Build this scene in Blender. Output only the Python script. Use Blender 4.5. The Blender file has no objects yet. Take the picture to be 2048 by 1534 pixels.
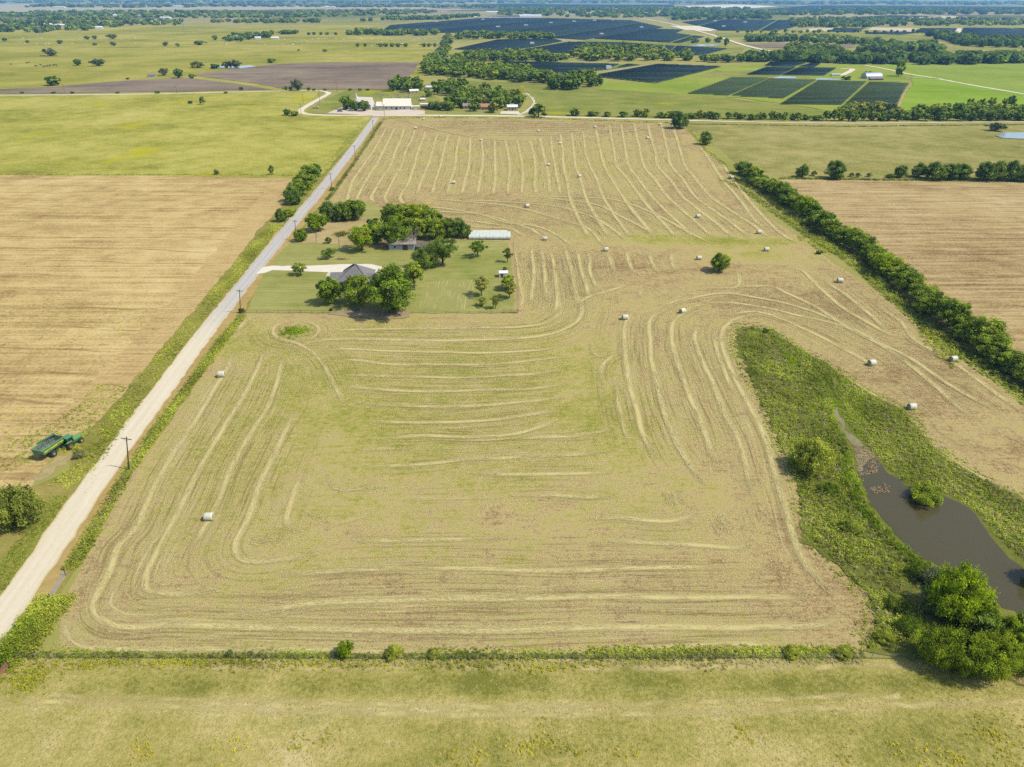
import bpy, bmesh, math, random
import numpy as np
from mathutils import Vector
from mathutils.geometry import tessellate_polygon

SC = bpy.context.scene
COL = SC.collection
R = math.radians
F, CX, CY, H = 1420.0, 1024.0, 767.0, 100.0
TH = math.atan((CY + 12.0) / F)
CT, ST = math.cos(TH), math.sin(TH)
RNG = np.random.default_rng(7)

# ---------------------------------------------------------------- survey: photo pixel -> point on the flat ground
def G(px, py):
    u, v = (px - CX) / F, (py - CY) / F
    t = H / (ST + v * CT)
    return np.array((u * t, (CT - v * ST) * t))
def mpp(px, py):                      # metres per photo pixel at that ground point
    v = (py - CY) / F
    return H / (ST + v * CT) / F
def cosa(py):
    return math.cos(TH + math.atan((py - CY) / F))
def GP(pts):
    return np.array([G(*p) for p in pts])
def crop(o, s, pts):
    return [(o[0] + x / s, o[1] + y / s) for x, y in pts]

def C(r, g, b, k=2.0):                # colour as it looks in sunlight -> base colour
    f = lambda c: (c / 12.92 if c <= .04045 else ((c + .055) / 1.055) ** 2.4)
    return tuple(f(c / 255) / k for c in (r, g, b)) + (1.0,)

# ---------------------------------------------------------------- object helpers
def tag(o, label=None, cat=None, group=None, kind=None):
    if label: o['label'] = label
    if cat: o['category'] = cat
    if group: o['group'] = group
    if kind: o['kind'] = kind
    return o
def link(name, me, mat=None, parent=None):
    o = bpy.data.objects.new(name, me); COL.objects.link(o)
    if mat is not None and me is not None and not me.materials:
        me.materials.append(mat)
    if parent is not None: o.parent = parent
    return o
def empty(name, loc, rz=0, parent=None):
    o = bpy.data.objects.new(name, None); COL.objects.link(o)
    o.location = loc; o.rotation_euler = (0, 0, rz); o.empty_display_size = .5
    if parent is not None: o.parent = parent
    return o
def copy_tree(o, parent=None):
    c = o.copy(); COL.objects.link(c); c.parent = parent
    for ch in list(o.children): copy_tree(ch, c)
    return c
def np_mesh(name, V, Fc, attrs=None, smooth=False):
    """V (N,3), Fc (M,k) all faces with k corners."""
    me = bpy.data.meshes.new(name)
    V = np.asarray(V, np.float32); Fc = np.asarray(Fc, np.int32)
    n, (m, k) = len(V), Fc.shape
    me.vertices.add(n); me.vertices.foreach_set('co', V.ravel())
    me.loops.add(m * k); me.loops.foreach_set('vertex_index', Fc.ravel())
    me.polygons.add(m)
    me.polygons.foreach_set('loop_start', np.arange(0, m * k, k, dtype=np.int32))
    me.polygons.foreach_set('loop_total', np.full(m, k, np.int32))
    if smooth: me.polygons.foreach_set('use_smooth', np.ones(m, bool))
    me.update(calc_edges=True)
    for nm, vals in (attrs or {}).items():
        a = me.attributes.new(nm, 'FLOAT', 'POINT'); a.data.foreach_set('value', np.asarray(vals, np.float32))
    return me
class MB:                             # collects simple solids into ONE mesh
    def __init__(self): self.bm = bmesh.new()
    def face(self, pts):
        return self.bm.faces.new([self.bm.verts.new(p) for p in pts])
    def box(self, c, s, rz=0, ry=0, rx=0, bev=0):
        from mathutils import Euler
        m = Euler((rx, ry, rz)).to_matrix(); c = Vector(c)
        vs = [self.bm.verts.new(c + m @ Vector((x * s[0] / 2, y * s[1] / 2, z * s[2] / 2))) for x in (-1, 1) for y in (-1, 1) for z in (-1, 1)]
        fs = [self.bm.faces.new([vs[i] for i in f]) for f in ((0, 1, 3, 2), (4, 6, 7, 5), (0, 4, 5, 1), (2, 3, 7, 6), (0, 2, 6, 4), (1, 5, 7, 3))]
        if bev:
            es = list({e for f in fs for e in f.edges})
            bmesh.ops.bevel(self.bm, geom=es, offset=bev, segments=2, affect='EDGES', profile=.5)
        return self
    def tube(self, pts, rad, seg=6, cap=True):
        pts = [Vector(p) for p in pts]; rings = []
        if not hasattr(rad, '__len__'): rad = [rad] * len(pts)
        for i, p in enumerate(pts):
            d = (pts[min(i + 1, len(pts) - 1)] - pts[max(i - 1, 0)]).normalized()
            a = d.orthogonal().normalized() if i == 0 else (a - d * a.dot(d)).normalized()
            b = d.cross(a)
            rings.append([self.bm.verts.new(p + (a * math.cos(t) + b * math.sin(t)) * rad[i]) for t in [2 * math.pi * j / seg for j in range(seg)]])
        for r0, r1 in zip(rings, rings[1:]):
            for j in range(seg): self.bm.faces.new((r0[j], r0[(j + 1) % seg], r1[(j + 1) % seg], r1[j]))
        if cap and seg > 2:
            self.bm.faces.new(rings[0][::-1]); self.bm.faces.new(rings[-1])
        return self
    def lathe(self, prof, c, axis='X', seg=24, arc=2 * math.pi):   # prof: (pos along axis, radius)
        rings = []
        for a, r in prof:
            ring = []
            for j in range(seg):
                t = arc * j / seg
                q = (a, r * math.cos(t), r * math.sin(t)) if axis == 'X' else ((r * math.cos(t), a, r * math.sin(t)) if axis == 'Y' else (r * math.cos(t), r * math.sin(t), a))
                ring.append(self.bm.verts.new(Vector(c) + Vector(q)))
            rings.append(ring)
        for r0, r1 in zip(rings, rings[1:]):
            for j in range(seg): self.bm.faces.new((r0[j], r0[(j + 1) % seg], r1[(j + 1) % seg], r1[j]))
        self.bm.faces.new(rings[0][::-1]); self.bm.faces.new(rings[-1])
        return self
    def prism(self, prof, x0, x1):     # prof in (y,z), extruded along x
        a = [self.bm.verts.new((x0, y, z)) for y, z in prof]; b = [self.bm.verts.new((x1, y, z)) for y, z in prof]
        n = len(prof)
        for i in range(n): self.bm.faces.new((a[i], a[(i + 1) % n], b[(i + 1) % n], b[i]))
        self.bm.faces.new(a[::-1]); self.bm.faces.new(b)
        return self
    def build(self, name, mat, parent=None, smooth=False):
        bmesh.ops.recalc_face_normals(self.bm, faces=self.bm.faces)
        me = bpy.data.meshes.new(name); self.bm.to_mesh(me); self.bm.free()
        if smooth:
            for p in me.polygons: p.use_smooth = True
        return link(name, me, mat, parent)

# ---------------------------------------------------------------- materials
class NB:
    def __init__(self, name, rough=.9, spec=.15):
        self.m = bpy.data.materials.new(name); self.m.use_nodes = True
        self.t = self.m.node_tree; self.n = self.t.nodes; self.l = self.t.links
        self.b = self.n['Principled BSDF']; self.out = self.n['Material Output']
        self.b.inputs['Roughness'].default_value = rough
        self.b.inputs['Specular IOR Level'].default_value = spec
        self._c = None
    def new(self, t): return self.n.new(t)
    def put(self, sock, v):
        if isinstance(v, bpy.types.NodeSocket): self.l.new(v, sock)
        else: sock.default_value = v
    def coord(self):
        if self._c is None: self._c = self.new('ShaderNodeTexCoord').outputs['Object']
        return self._c
    def uv(self): return self.new('ShaderNodeTexCoord').outputs['UV']
    def mapping(self, vec, rot=0, scale=(1, 1, 1)):
        m = self.new('ShaderNodeMapping'); self.l.new(vec, m.inputs['Vector'])
        m.inputs['Rotation'].default_value = (0, 0, rot); m.inputs['Scale'].default_value = scale
        return m.outputs[0]
    def noise(self, scale, detail=4, rough=.55, vec=None, dist=0):
        t = self.new('ShaderNodeTexNoise'); self.l.new(vec if vec is not None else self.coord(), t.inputs['Vector'])
        t.inputs['Scale'].default_value = scale; t.inputs['Detail'].default_value = detail
        t.inputs['Roughness'].default_value = rough; t.inputs['Distortion'].default_value = dist
        return t.outputs['Fac']
    def math(self, op, a, b=0.0, clamp=False):
        m = self.new('ShaderNodeMath'); m.operation = op; m.use_clamp = clamp
        self.put(m.inputs[0], a); self.put(m.inputs[1], b); return m.outputs[0]
    def ramp(self, fac, stops, interp='LINEAR'):
        r = self.new('ShaderNodeValToRGB'); self.put(r.inputs[0], fac); e = r.color_ramp.elements
        r.color_ramp.interpolation = interp
        while len(e) < len(stops): e.new(.5)
        for x, (p, c) in zip(e, stops): x.position = p; x.color = c
        return r.outputs[0]
    def step(self, fac, lo, hi):
        m = self.new('ShaderNodeMapRange'); m.interpolation_type = 'SMOOTHSTEP'; self.put(m.inputs['Value'], fac)
        m.inputs['From Min'].default_value = lo; m.inputs['From Max'].default_value = hi; return m.outputs[0]
    def mix(self, fac, a, b, mode='MIX'):
        m = self.new('ShaderNodeMix'); m.data_type = 'RGBA'; m.blend_type = mode
        self.put(m.inputs[0], fac); self.put(m.inputs[6], a); self.put(m.inputs[7], b); return m.outputs[2]
    def attr(self, nm):
        a = self.new('ShaderNodeAttribute'); a.attribute_name = nm; return a.outputs['Fac']
    def color(self, c): self.put(self.b.inputs['Base Color'], c); return self
    def bump(self, h, strength=.5, dist=.1):
        b = self.new('ShaderNodeBump'); b.inputs['Strength'].default_value = strength; b.inputs['Distance'].default_value = dist
        self.l.new(h, b.inputs['Height']); self.l.new(b.outputs[0], self.b.inputs['Normal']); return self
    def alpha(self, a): self.put(self.b.inputs['Alpha'], a); return self

def field_mat(name, stops, big=.01, mid=.08, fine=.9, w=(1.0, .7, .7), base=.5, streak=None, bump=.5, specks=None, attr=None, patch=None, rows=None):
    """layered noise field: stops = [(pos, display rgb)]; streak = (angle deg, across, along, weight); specks/patch = (scale, lo, hi, rgb)."""
    n = NB(name, 1.0, 0.0)
    v = n.math('MULTIPLY', n.math('SUBTRACT', n.noise(big, 4, .6), .5), w[0])
    for s, wt, d in ((mid, w[1], 5), (fine, w[2], 5)):
        v = n.math('ADD', v, n.math('MULTIPLY', n.math('SUBTRACT', n.noise(s, d, .65), .5), wt))
    if streak:
        vec = n.mapping(n.coord(), R(streak[0]), (streak[2], streak[1], 1))
        v = n.math('ADD', v, n.math('MULTIPLY', n.math('SUBTRACT', n.noise(1, 4, .6, vec, .3), .5), streak[3]))
    v = n.math('ADD', v, n.attr(attr) if attr else base)
    c = n.ramp(v, [(p, C(*k)) for p, k in stops])
    fine2 = n.noise(fine * 3.1, 3, .7)
    c = n.mix(n.math('MULTIPLY', n.step(fine2, .35, .7), .22), c, n.mix(1.0, c, (.55, .55, .5, 1), 'MULTIPLY'))
    if patch:
        c = n.mix(n.math('MULTIPLY', n.step(n.noise(patch[0], 5, .6), patch[1], patch[2]), .8), c, C(*patch[3]))
    if specks:
        c = n.mix(n.step(n.noise(specks[0], 3, .7), specks[1], specks[2]), c, C(*specks[3]))
    if rows:                                   # (spacing m, angle deg, half width as share, rgb): drilled rows and wheel lines, broken up
        sx = n.new('ShaderNodeSeparateXYZ'); n.l.new(n.mapping(n.coord(), R(rows[1]), (1, 1, 1)), sx.inputs[0])
        q = n.math('ADD', n.math('DIVIDE', sx.outputs[1], rows[0]), n.math('MULTIPLY', n.noise(.012, 3), 1.2))
        ln = n.math('SUBTRACT', 1.0, n.step(n.math('ABSOLUTE', n.math('SUBTRACT', n.math('FRACT', q), .5)), rows[2] * .4, rows[2]))
        brk = n.step(n.noise(1, 4, .7, n.mapping(n.coord(), R(rows[1]), (.05, .4, 1))), .38, .62)
        c = n.mix(n.math('MULTIPLY', n.math('MULTIPLY', ln, brk), .75), c, C(*rows[3]))
    n.color(c)
    if bump: n.bump(n.noise(fine * 2, 4, .7), bump, .25)
    return n.m

def plain(name, rgb, rough=.6, var=.12, scale=1.5, spec=.3, metal=0):
    n = NB(name, rough, spec)
    c = C(*rgb)
    d = tuple(x * (1 - 2 * var) for x in c[:3]) + (1,)
    n.color(n.ramp(n.noise(scale, 5, .6), [(.25, d), (.7, c)])); n.b.inputs['Metallic'].default_value = metal
    return n.m

def leaf_mat(name, dark, light, trans=.25, extra=None):
    n = NB(name, .9, .04)
    t = n.attr('tint')
    oi = n.new('ShaderNodeObjectInfo').outputs['Random']
    c = n.ramp(t, [(0, dark + (1,)), (.5, tuple((a + b) / 2 for a, b in zip(dark, light)) + (1,)), (1, light + (1,))])
    hs = n.new('ShaderNodeHueSaturation'); n.l.new(c, hs.inputs['Color'])
    n.put(hs.inputs['Value'], n.math('ADD', n.math('MULTIPLY', oi, .45), .78))
    n.put(hs.inputs['Hue'], n.math('ADD', n.math('MULTIPLY', oi, -.03), .512))
    c = hs.outputs[0]
    n.color(c)
    tr = n.new('ShaderNodeBsdfTranslucent'); n.l.new(c, tr.inputs['Color'])
    mx = n.new('ShaderNodeMixShader'); mx.inputs[0].default_value = trans
    n.l.new(n.b.outputs[0], mx.inputs[1]); n.l.new(tr.outputs[0], mx.inputs[2]); n.l.new(mx.outputs[0], n.out.inputs['Surface'])
    return n.m

LEAF = leaf_mat('leaf_green', (.045, .078, .010), (.31, .41, .034), .45)
LEAF_D = leaf_mat('leaf_dark', (.038, .065, .013), (.22, .31, .04), .42)
LEAF_B = leaf_mat('leaf_bright', (.085, .13, .007), (.36, .47, .014), .45)
LEAF_G = leaf_mat('leaf_greyish', (.05, .065, .03), (.21, .235, .09), .3)
LEAF_O = leaf_mat('leaf_olive', (.06, .075, .016), (.33, .36, .055), .42)
WEED = leaf_mat('weed_green', (.10, .125, .012), (.46, .51, .065), .42)
WEED_B = leaf_mat('weed_bright', (.07, .115, .006), (.30, .39, .02), .4)
WEED_Y = leaf_mat('weed_yellow', (.16, .17, .02), (.46, .42, .03), .25)
WEED_R = leaf_mat('weed_dead', (.10, .07, .035), (.30, .22, .11), .1)
WEED_K = leaf_mat('weed_dark', (.045, .06, .009), (.20, .225, .03), .3)
DRYG = leaf_mat('dry_grass', (.15, .13, .055), (.33, .29, .12), .1)
LEAF_L = leaf_mat('leaf_lime', (.05, .085, .008), (.32, .40, .022), .45)
STRAW = leaf_mat('straw', (.25, .21, .09), (.40, .34, .155), .05)
BARK = plain('bark', (120, 105, 85), .9, .3, 3)
BARE = plain('dead_wood', (165, 155, 140), .9, .25, 3)

# ---------------------------------------------------------------- leaves, tufts
def leaf_quads(P, size, out=None, bias=.6, rng=RNG, aspect=.6, up=.3):
    n = len(P)
    N = rng.normal(size=(n, 3)); N /= np.linalg.norm(N, axis=1)[:, None]
    if out is not None: N = N * (1 - bias) + out * bias
    N[:, 2] += up
    N /= np.linalg.norm(N, axis=1)[:, None] + 1e-9
    A = np.cross(N, rng.normal(size=(n, 3))); A /= np.linalg.norm(A, axis=1)[:, None] + 1e-9
    B = np.cross(N, A)
    s = (np.asarray(size) * rng.uniform(.6, 1.4, n))[:, None] * .5
    V = np.stack([P - A * s * 1.25, P - B * s * aspect * 1.2, P + A * s * 1.25, P + B * s * aspect * 1.2], 1).reshape(-1, 3)
    return V
def quad_faces(n): return np.arange(4 * n).reshape(n, 4)
def inside(poly, P):
    x, y = P[:, 0], P[:, 1]; r = np.zeros(len(P), bool)
    for (x0, y0), (x1, y1) in zip(poly, np.roll(poly, -1, 0)):
        c = ((y0 > y) != (y1 > y)) & (x < (x1 - x0) * (y - y0) / (y1 - y0 + 1e-12) + x0); r ^= c
    return r
def scatter(poly, n, rng=RNG):
    lo, hi = poly.min(0), poly.max(0); out = np.zeros((0, 2))
    while len(out) < n:
        P = rng.uniform(lo, hi, (max(n * 2, 200), 2)); out = np.vstack([out, P[inside(poly, P)]])
    return out[:n]
def spaced(poly, n, d, rng=RNG):
    out = []
    for p in scatter(poly, n * 40, rng):
        if all((p[0] - q[0]) ** 2 + (p[1] - q[1]) ** 2 > d * d for q in out): out.append(p)
        if len(out) == n: break
    return out
def tufts(P, rad, hgt, nper, size, rng=RNG, aspect=.45, up=.8):
    """domes of leaf quads standing on points P: one vertex array and a tint array."""
    n = len(P); rad = np.broadcast_to(rad, n); hgt = np.broadcast_to(hgt, n)
    k = rng.normal(size=(n, nper, 3)); k /= np.linalg.norm(k, axis=2)[:, :, None]
    k[:, :, 2] = np.abs(k[:, :, 2]); q = k * rng.uniform(.35, 1.0, (n, nper, 1))
    L = np.empty((n, nper, 3))
    L[:, :, 0] = P[:, None, 0] + q[:, :, 0] * rad[:, None]; L[:, :, 1] = P[:, None, 1] + q[:, :, 1] * rad[:, None]
    L[:, :, 2] = .03 + q[:, :, 2] * hgt[:, None]
    V = leaf_quads(L.reshape(-1, 3), size, k.reshape(-1, 3), .45, rng, aspect, up)
    V[:, 2] = np.maximum(V[:, 2], .02)
    lf = .16 * np.sin(P[:, 0] * .31 + 1.7 * np.sin(P[:, 1] * .11)) + .16 * np.sin(P[:, 1] * .23 + 2 * np.sin(P[:, 0] * .17))
    t = np.clip(rng.normal(.5, .16, n)[:, None] + lf[:, None] + rng.normal(0, .16, (n, nper)), 0, 1).reshape(-1)
    return V, np.repeat(t, 4)
def tuft_object(name, P, rad, hgt, nper, size, mat, label, cat, **k):
    V, t = tufts(P, rad, hgt, nper, size, **k)
    o = link(name, np_mesh(name, V, quad_faces(len(V) // 4), {'tint': t}), mat)
    return tag(o, label, cat, kind='stuff')
def path_pts(pts, step):
    """Catmull-Rom through pts (ground), resampled every step metres."""
    P = np.asarray(pts, float)
    Q = np.vstack([2 * P[0] - P[1], P, 2 * P[-1] - P[-2]]); out = []
    for i in range(1, len(Q) - 2):
        n = max(2, int(np.linalg.norm(Q[i + 1] - Q[i]) / step * 2))
        t = np.linspace(0, 1, n, endpoint=False)[:, None]
        a, b, c, d = Q[i - 1], Q[i], Q[i + 1], Q[i + 2]
        out.append(.5 * (2 * b + (c - a) * t + (2 * a - 5 * b + 4 * c - d) * t ** 2 + (3 * b - a - 3 * c + d) * t ** 3))
    out = np.vstack(out + [P[-1:]])
    s = np.r_[0, np.cumsum(np.linalg.norm(np.diff(out, axis=0), axis=1))]
    m = max(2, int(s[-1] / step) + 1); u = np.linspace(0, s[-1], m)
    return np.stack([np.interp(u, s, out[:, 0]), np.interp(u, s, out[:, 1])], 1), u
def normals(P):
    d = np.gradient(P, axis=0); d /= np.linalg.norm(d, axis=1)[:, None] + 1e-9
    return np.stack([-d[:, 1], d[:, 0]], 1), d
def along(pts, n, w, rng=RNG, off=0):     # random points along a ground polyline, within +-w
    P, u = path_pts(pts, 1.0); N, _ = normals(P)
    i = rng.integers(0, len(P), n)
    return P[i] + N[i] * (off + rng.uniform(-w, w, n))[:, None] + rng.uniform(-.5, .5, (n, 2))
def wob(u, rng, wl, amp):                 # smooth 1-D noise
    k = np.arange(-2, u[-1] / wl + 3); return np.interp(u, k * wl, rng.normal(0, amp, len(k)))

# ---------------------------------------------------------------- ground sheets and strips
def sheet(name, px, z, mat, rough=0, step=4, ground=False, label=None, kind='structure'):
    P = np.asarray(px, float) if ground else GP(px)
    if rough:
        out = []
        for a, b in zip(P, np.roll(P, -1, 0)):
            n = max(1, int(np.linalg.norm(b - a) / step)); t = np.linspace(0, 1, n, endpoint=False)[:, None]
            q = a + (b - a) * t; nr = np.array([-(b - a)[1], (b - a)[0]]) / (np.linalg.norm(b - a) + 1e-9)
            w = RNG.normal(0, rough, n); w[0] = 0; out.append(q + nr * w[:, None])
        P = np.vstack(out)
    tris = tessellate_polygon([[Vector((x, y, 0)) for x, y in P]])
    V = np.c_[P, np.full(len(P), z)]
    T = np.array(tris)
    a, b, c = P[T[:, 0]], P[T[:, 1]], P[T[:, 2]]
    cr = (b - a)[:, 0] * (c - a)[:, 1] - (b - a)[:, 1] * (c - a)[:, 0]
    T[cr < 0] = T[cr < 0][:, ::-1]
    o = link(name, np_mesh(name, V, T), mat)
    tag(o, label, None, kind=kind); return o
def strip_arrays(P, u, wl, wr, z, nv=5):
    N, _ = normals(P); m = len(P)
    wl = np.broadcast_to(wl, m); wr = np.broadcast_to(wr, m)
    t = np.linspace(0, 1, nv); off = -wr[:, None] + (wl + wr)[:, None] * t
    X = P[:, None, :] + N[:, None, :] * off[:, :, None]
    V = np.concatenate([X, np.full((m, nv, 1), z)], 2).reshape(-1, 3)
    i = np.arange(m - 1)[:, None] * nv + np.arange(nv - 1)
    Fq = np.stack([i + 1, i, i + nv, i + nv + 1], -1).reshape(-1, 4)
    return V, Fq, np.repeat(u, nv), np.tile(2 * t - 1, m), off.reshape(-1)
def strip(name, pts, wl, wr, z, mat, step=3, rough=0, ground=False, kind='structure'):
    P, u = path_pts(pts if ground else GP(pts), step)
    if np.ndim(wl): wl = np.interp(u, np.linspace(0, u[-1], len(wl)), wl); wr = np.interp(u, np.linspace(0, u[-1], len(wr)), wr)
    if rough: wl = wl + RNG.normal(0, rough, len(u)); wr = wr + RNG.normal(0, rough, len(u))
    V, Fq, uu, vv, off = strip_arrays(P, u, wl, wr, z)
    o = link(name, np_mesh(name, V, Fq, {'along': uu, 'side': vv, 'across': off}), mat)
    return tag(o, kind=kind)
# ================================================================ the land
M_BASE = NB('far_farmland', 1, 0)
n = M_BASE
vor = n.new('ShaderNodeTexVoronoi'); n.l.new(n.mapping(n.coord(), R(4), (.0016, .0011, 1)), vor.inputs['Vector']); vor.inputs['Scale'].default_value = 1
vc = n.new('ShaderNodeSeparateColor'); n.l.new(vor.outputs['Color'], vc.inputs[0])
far = n.ramp(vc.outputs[0], [(0, C(126, 130, 74)), (.25, C(160, 152, 104)), (.5, C(104, 112, 64)), (.7, C(172, 160, 120)), (.85, C(116, 108, 92))], 'CONSTANT')
v = n.math('ADD', n.math('MULTIPLY', n.noise(.004, 5, .6), .9), n.math('MULTIPLY', n.noise(.06, 4, .6), .5))
near = n.ramp(v, [(.35, C(116, 124, 56)), (.6, C(150, 150, 76)), (.85, C(176, 164, 98))])
d = n.new('ShaderNodeSeparateXYZ'); n.l.new(n.coord(), d.inputs[0])
n.color(n.mix(n.step(d.outputs[1], 2600, 4200), near, far))
sheet('ground', [(-30000, -600), (30000, -600), (30000, 30000), (-30000, 30000)], 0, M_BASE.m, ground=True)

PAST = field_mat('meadow_yellow_green', [(.15, (134, 134, 56)), (.42, (166, 163, 74)), (.6, (184, 177, 88)), (.85, (200, 188, 112))], .012, .07, .55, (1.2, .9, 1.0), bump=.8,
                 streak=(20, .5, .12, .5), patch=(.016, .58, .70, (182, 176, 32)))
PAST_L = field_mat('far_pasture', [(.1, (122, 126, 52)), (.45, (160, 156, 70)), (.7, (182, 172, 90)), (.95, (192, 180, 108))], .004, .02, .15, (1.3, .8, .5), streak=(3, .02, .003, .5), bump=0)
PAST_R = field_mat('right_pasture', [(.1, (120, 122, 62)), (.45, (154, 148, 82)), (.75, (180, 168, 108))], .012, .06, .5, (1.0, .9, 1.0), streak=(10, .35, .07, .7), bump=.8)
BRIGHT = field_mat('bright_green_field', [(.1, (118, 146, 40)), (.5, (142, 168, 54)), (.9, (164, 178, 76))], .006, .03, .2, (1, .5, .3), streak=(-6, .05, .006, .7), bump=0)
GREEN_M = field_mat('green_meadow', [(.1, (106, 118, 50)), (.45, (138, 144, 68)), (.8, (164, 158, 86))], .012, .05, .4, (1.3, .8, .5), bump=.3, patch=(.011, .56, .68, (172, 170, 40)))
TAN = field_mat('tan_stubble', [(.1, (146, 120, 76)), (.38, (188, 162, 106)), (.6, (211, 185, 125)), (.9, (224, 202, 144))], .012, .09, .9, (1.0, .9, 1.1), streak=(0, .55, .012, 1.1), bump=.7,
                specks=(.9, .64, .72, (128, 132, 78)), rows=(17, 1.0, .06, (146, 118, 76)))
TAN_E = field_mat('tan_headland', [(.1, (150, 124, 80)), (.4, (192, 164, 110)), (.7, (210, 184, 126))], .02, .15, .9, (.6, .7, 1.0), streak=(-82, .9, .03, 1.2), bump=.7,
                  specks=(.7, .64, .70, (128, 136, 74)))
PLOUGH = field_mat('brown_tilled_soil', [(.1, (112, 98, 84)), (.5, (142, 126, 108)), (.9, (168, 150, 124))], .006, .04, .3, (1.4, .6, .4), streak=(-6, .12, .006, .9), bump=0)
PLOUGH_R = field_mat('pale_stubble_soil', [(.1, (132, 108, 72)), (.35, (170, 145, 100)), (.6, (194, 170, 118)), (.9, (208, 188, 140))], .012, .1, .8, (.8, .7, 1.0), streak=(-4, .4, .02, 1.5), bump=.7, rows=(8, -4, .12, (156, 132, 94)))
LAWN = field_mat('mown_lawn', [(.1, (130, 134, 64)), (.45, (156, 156, 86)), (.75, (174, 168, 104)), (1, (190, 178, 120))], .03, .2, 1.2, (1.1, .5, .4), streak=(0, 1.2, .02, 1.2), bump=.3)
LAWN_G = field_mat('green_lawn', [(.1, (118, 132, 56)), (.45, (150, 153, 80)), (.8, (178, 170, 106))], .04, .2, 1.2, (1.1, .6, .5), streak=(90, .9, .03, 1.0), bump=.3)
DRYYARD = field_mat('dry_yard', [(.1, (150, 132, 88)), (.5, (182, 162, 110)), (.9, (200, 182, 132))], .04, .2, 1.2, (1, .7, .5), bump=.4)
VERGE = field_mat('verge_grass', [(.1, (118, 118, 54)), (.5, (150, 144, 74)), (.9, (182, 162, 98))], .05, .3, 1.5, (1, .8, .6), bump=.6)
SHOULD = field_mat('dirt_shoulder', [(.1, (160, 132, 78)), (.5, (184, 158, 98)), (.9, (200, 178, 118))], .05, .4, 2, (.8, .7, .6), bump=.4)
HAYD = field_mat('bottom_pasture', [(.08, (130, 130, 56)), (.35, (168, 160, 84)), (.62, (194, 178, 108)), (.9, (214, 196, 138))], .035, .13, 1.3, (1.7, 1.1, 1.2), bump=.9, base=.5, attr='green',
                 patch=(.05, .63, .72, (150, 156, 84)))
HAY = NB('mown_hayfield', 1, 0); n = HAY
st = n.noise(1, 4, .65, n.mapping(n.coord(), R(3), (.13, 1.5, 1)), .4)
v = n.attr('green')
for s, wt in ((.035, .8), (.16, .7), (.7, .9), (2.6, 1.1)):
    v = n.math('ADD', v, n.math('MULTIPLY', n.math('SUBTRACT', n.noise(s, 4, .62), .5), wt))
v = n.math('ADD', v, n.math('MULTIPLY', n.math('SUBTRACT', st, .5), .7))
c = n.ramp(v, [(.05, C(138, 112, 72)), (.28, C(170, 146, 102)), (.48, C(192, 173, 118)), (.66, C(176, 166, 92)), (.95, C(142, 145, 58))])
c = n.mix(n.math('MULTIPLY', n.step(n.noise(2.6, 4, .7), .52, .75), .55), c, C(212, 192, 128))
c = n.mix(n.math('MULTIPLY', n.step(n.noise(2.1, 4, .75), .56, .78), .45), c, C(104, 92, 54))
n.color(c); n.bump(n.noise(2.2, 5, .75), .8, .2)

def grid_field(name, px, mat, z, blobs, cell):
    poly = GP(px); lo, hi = poly.min(0), poly.max(0)
    ys = [lo[1]]
    while ys[-1] < hi[1]: ys.append(ys[-1] + cell * max(1, ys[-1] / 260))
    xs = np.arange(lo[0], hi[0] + cell * 1.6, cell * 1.6); ys = np.array(ys)
    X, Y = np.meshgrid(xs, ys); P = np.c_[X.ravel(), Y.ravel()]; nx = len(xs)
    ins = inside(poly, P)
    i = (np.arange(len(ys) - 1)[:, None] * nx + np.arange(nx - 1)).ravel()
    q = np.stack([i, i + 1, i + nx + 1, i + nx], 1); q = q[ins[q].any(1)]
    used = np.unique(q); outv = used[~ins[used]]
    a, b = poly, np.roll(poly, -1, 0)                       # snap outside corners to the outline
    d = b - a; p = P[outv][:, None, :]
    t = np.clip(((p - a) * d).sum(2) / (d * d).sum(1), 0, 1); near = a + d * t[:, :, None]
    j = np.linalg.norm(near - p, axis=2).argmin(1); P[outv] = near[np.arange(len(outv)), j]
    rm = np.full(len(P), -1); rm[used] = np.arange(len(used)); P = P[used]; q = rm[q]
    # greenness as it grows on the ground, patch by patch
    g = np.full(len(P), .5)
    for cx, cy, rx, ry, w in blobs:
        c0 = G(cx, cy); sx = rx * mpp(cx, cy); sy = abs(G(cx, cy - ry)[1] - G(cx, cy + ry)[1]) / 2
        g += w * np.exp(-((P[:, 0] - c0[0]) / sx) ** 2 - ((P[:, 1] - c0[1]) / sy) ** 2)
    o = link(name, np_mesh(name, np.c_[P, np.full(len(P), z)], q, {'green': g}), mat)
    tag(o, kind='structure'); return o

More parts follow.
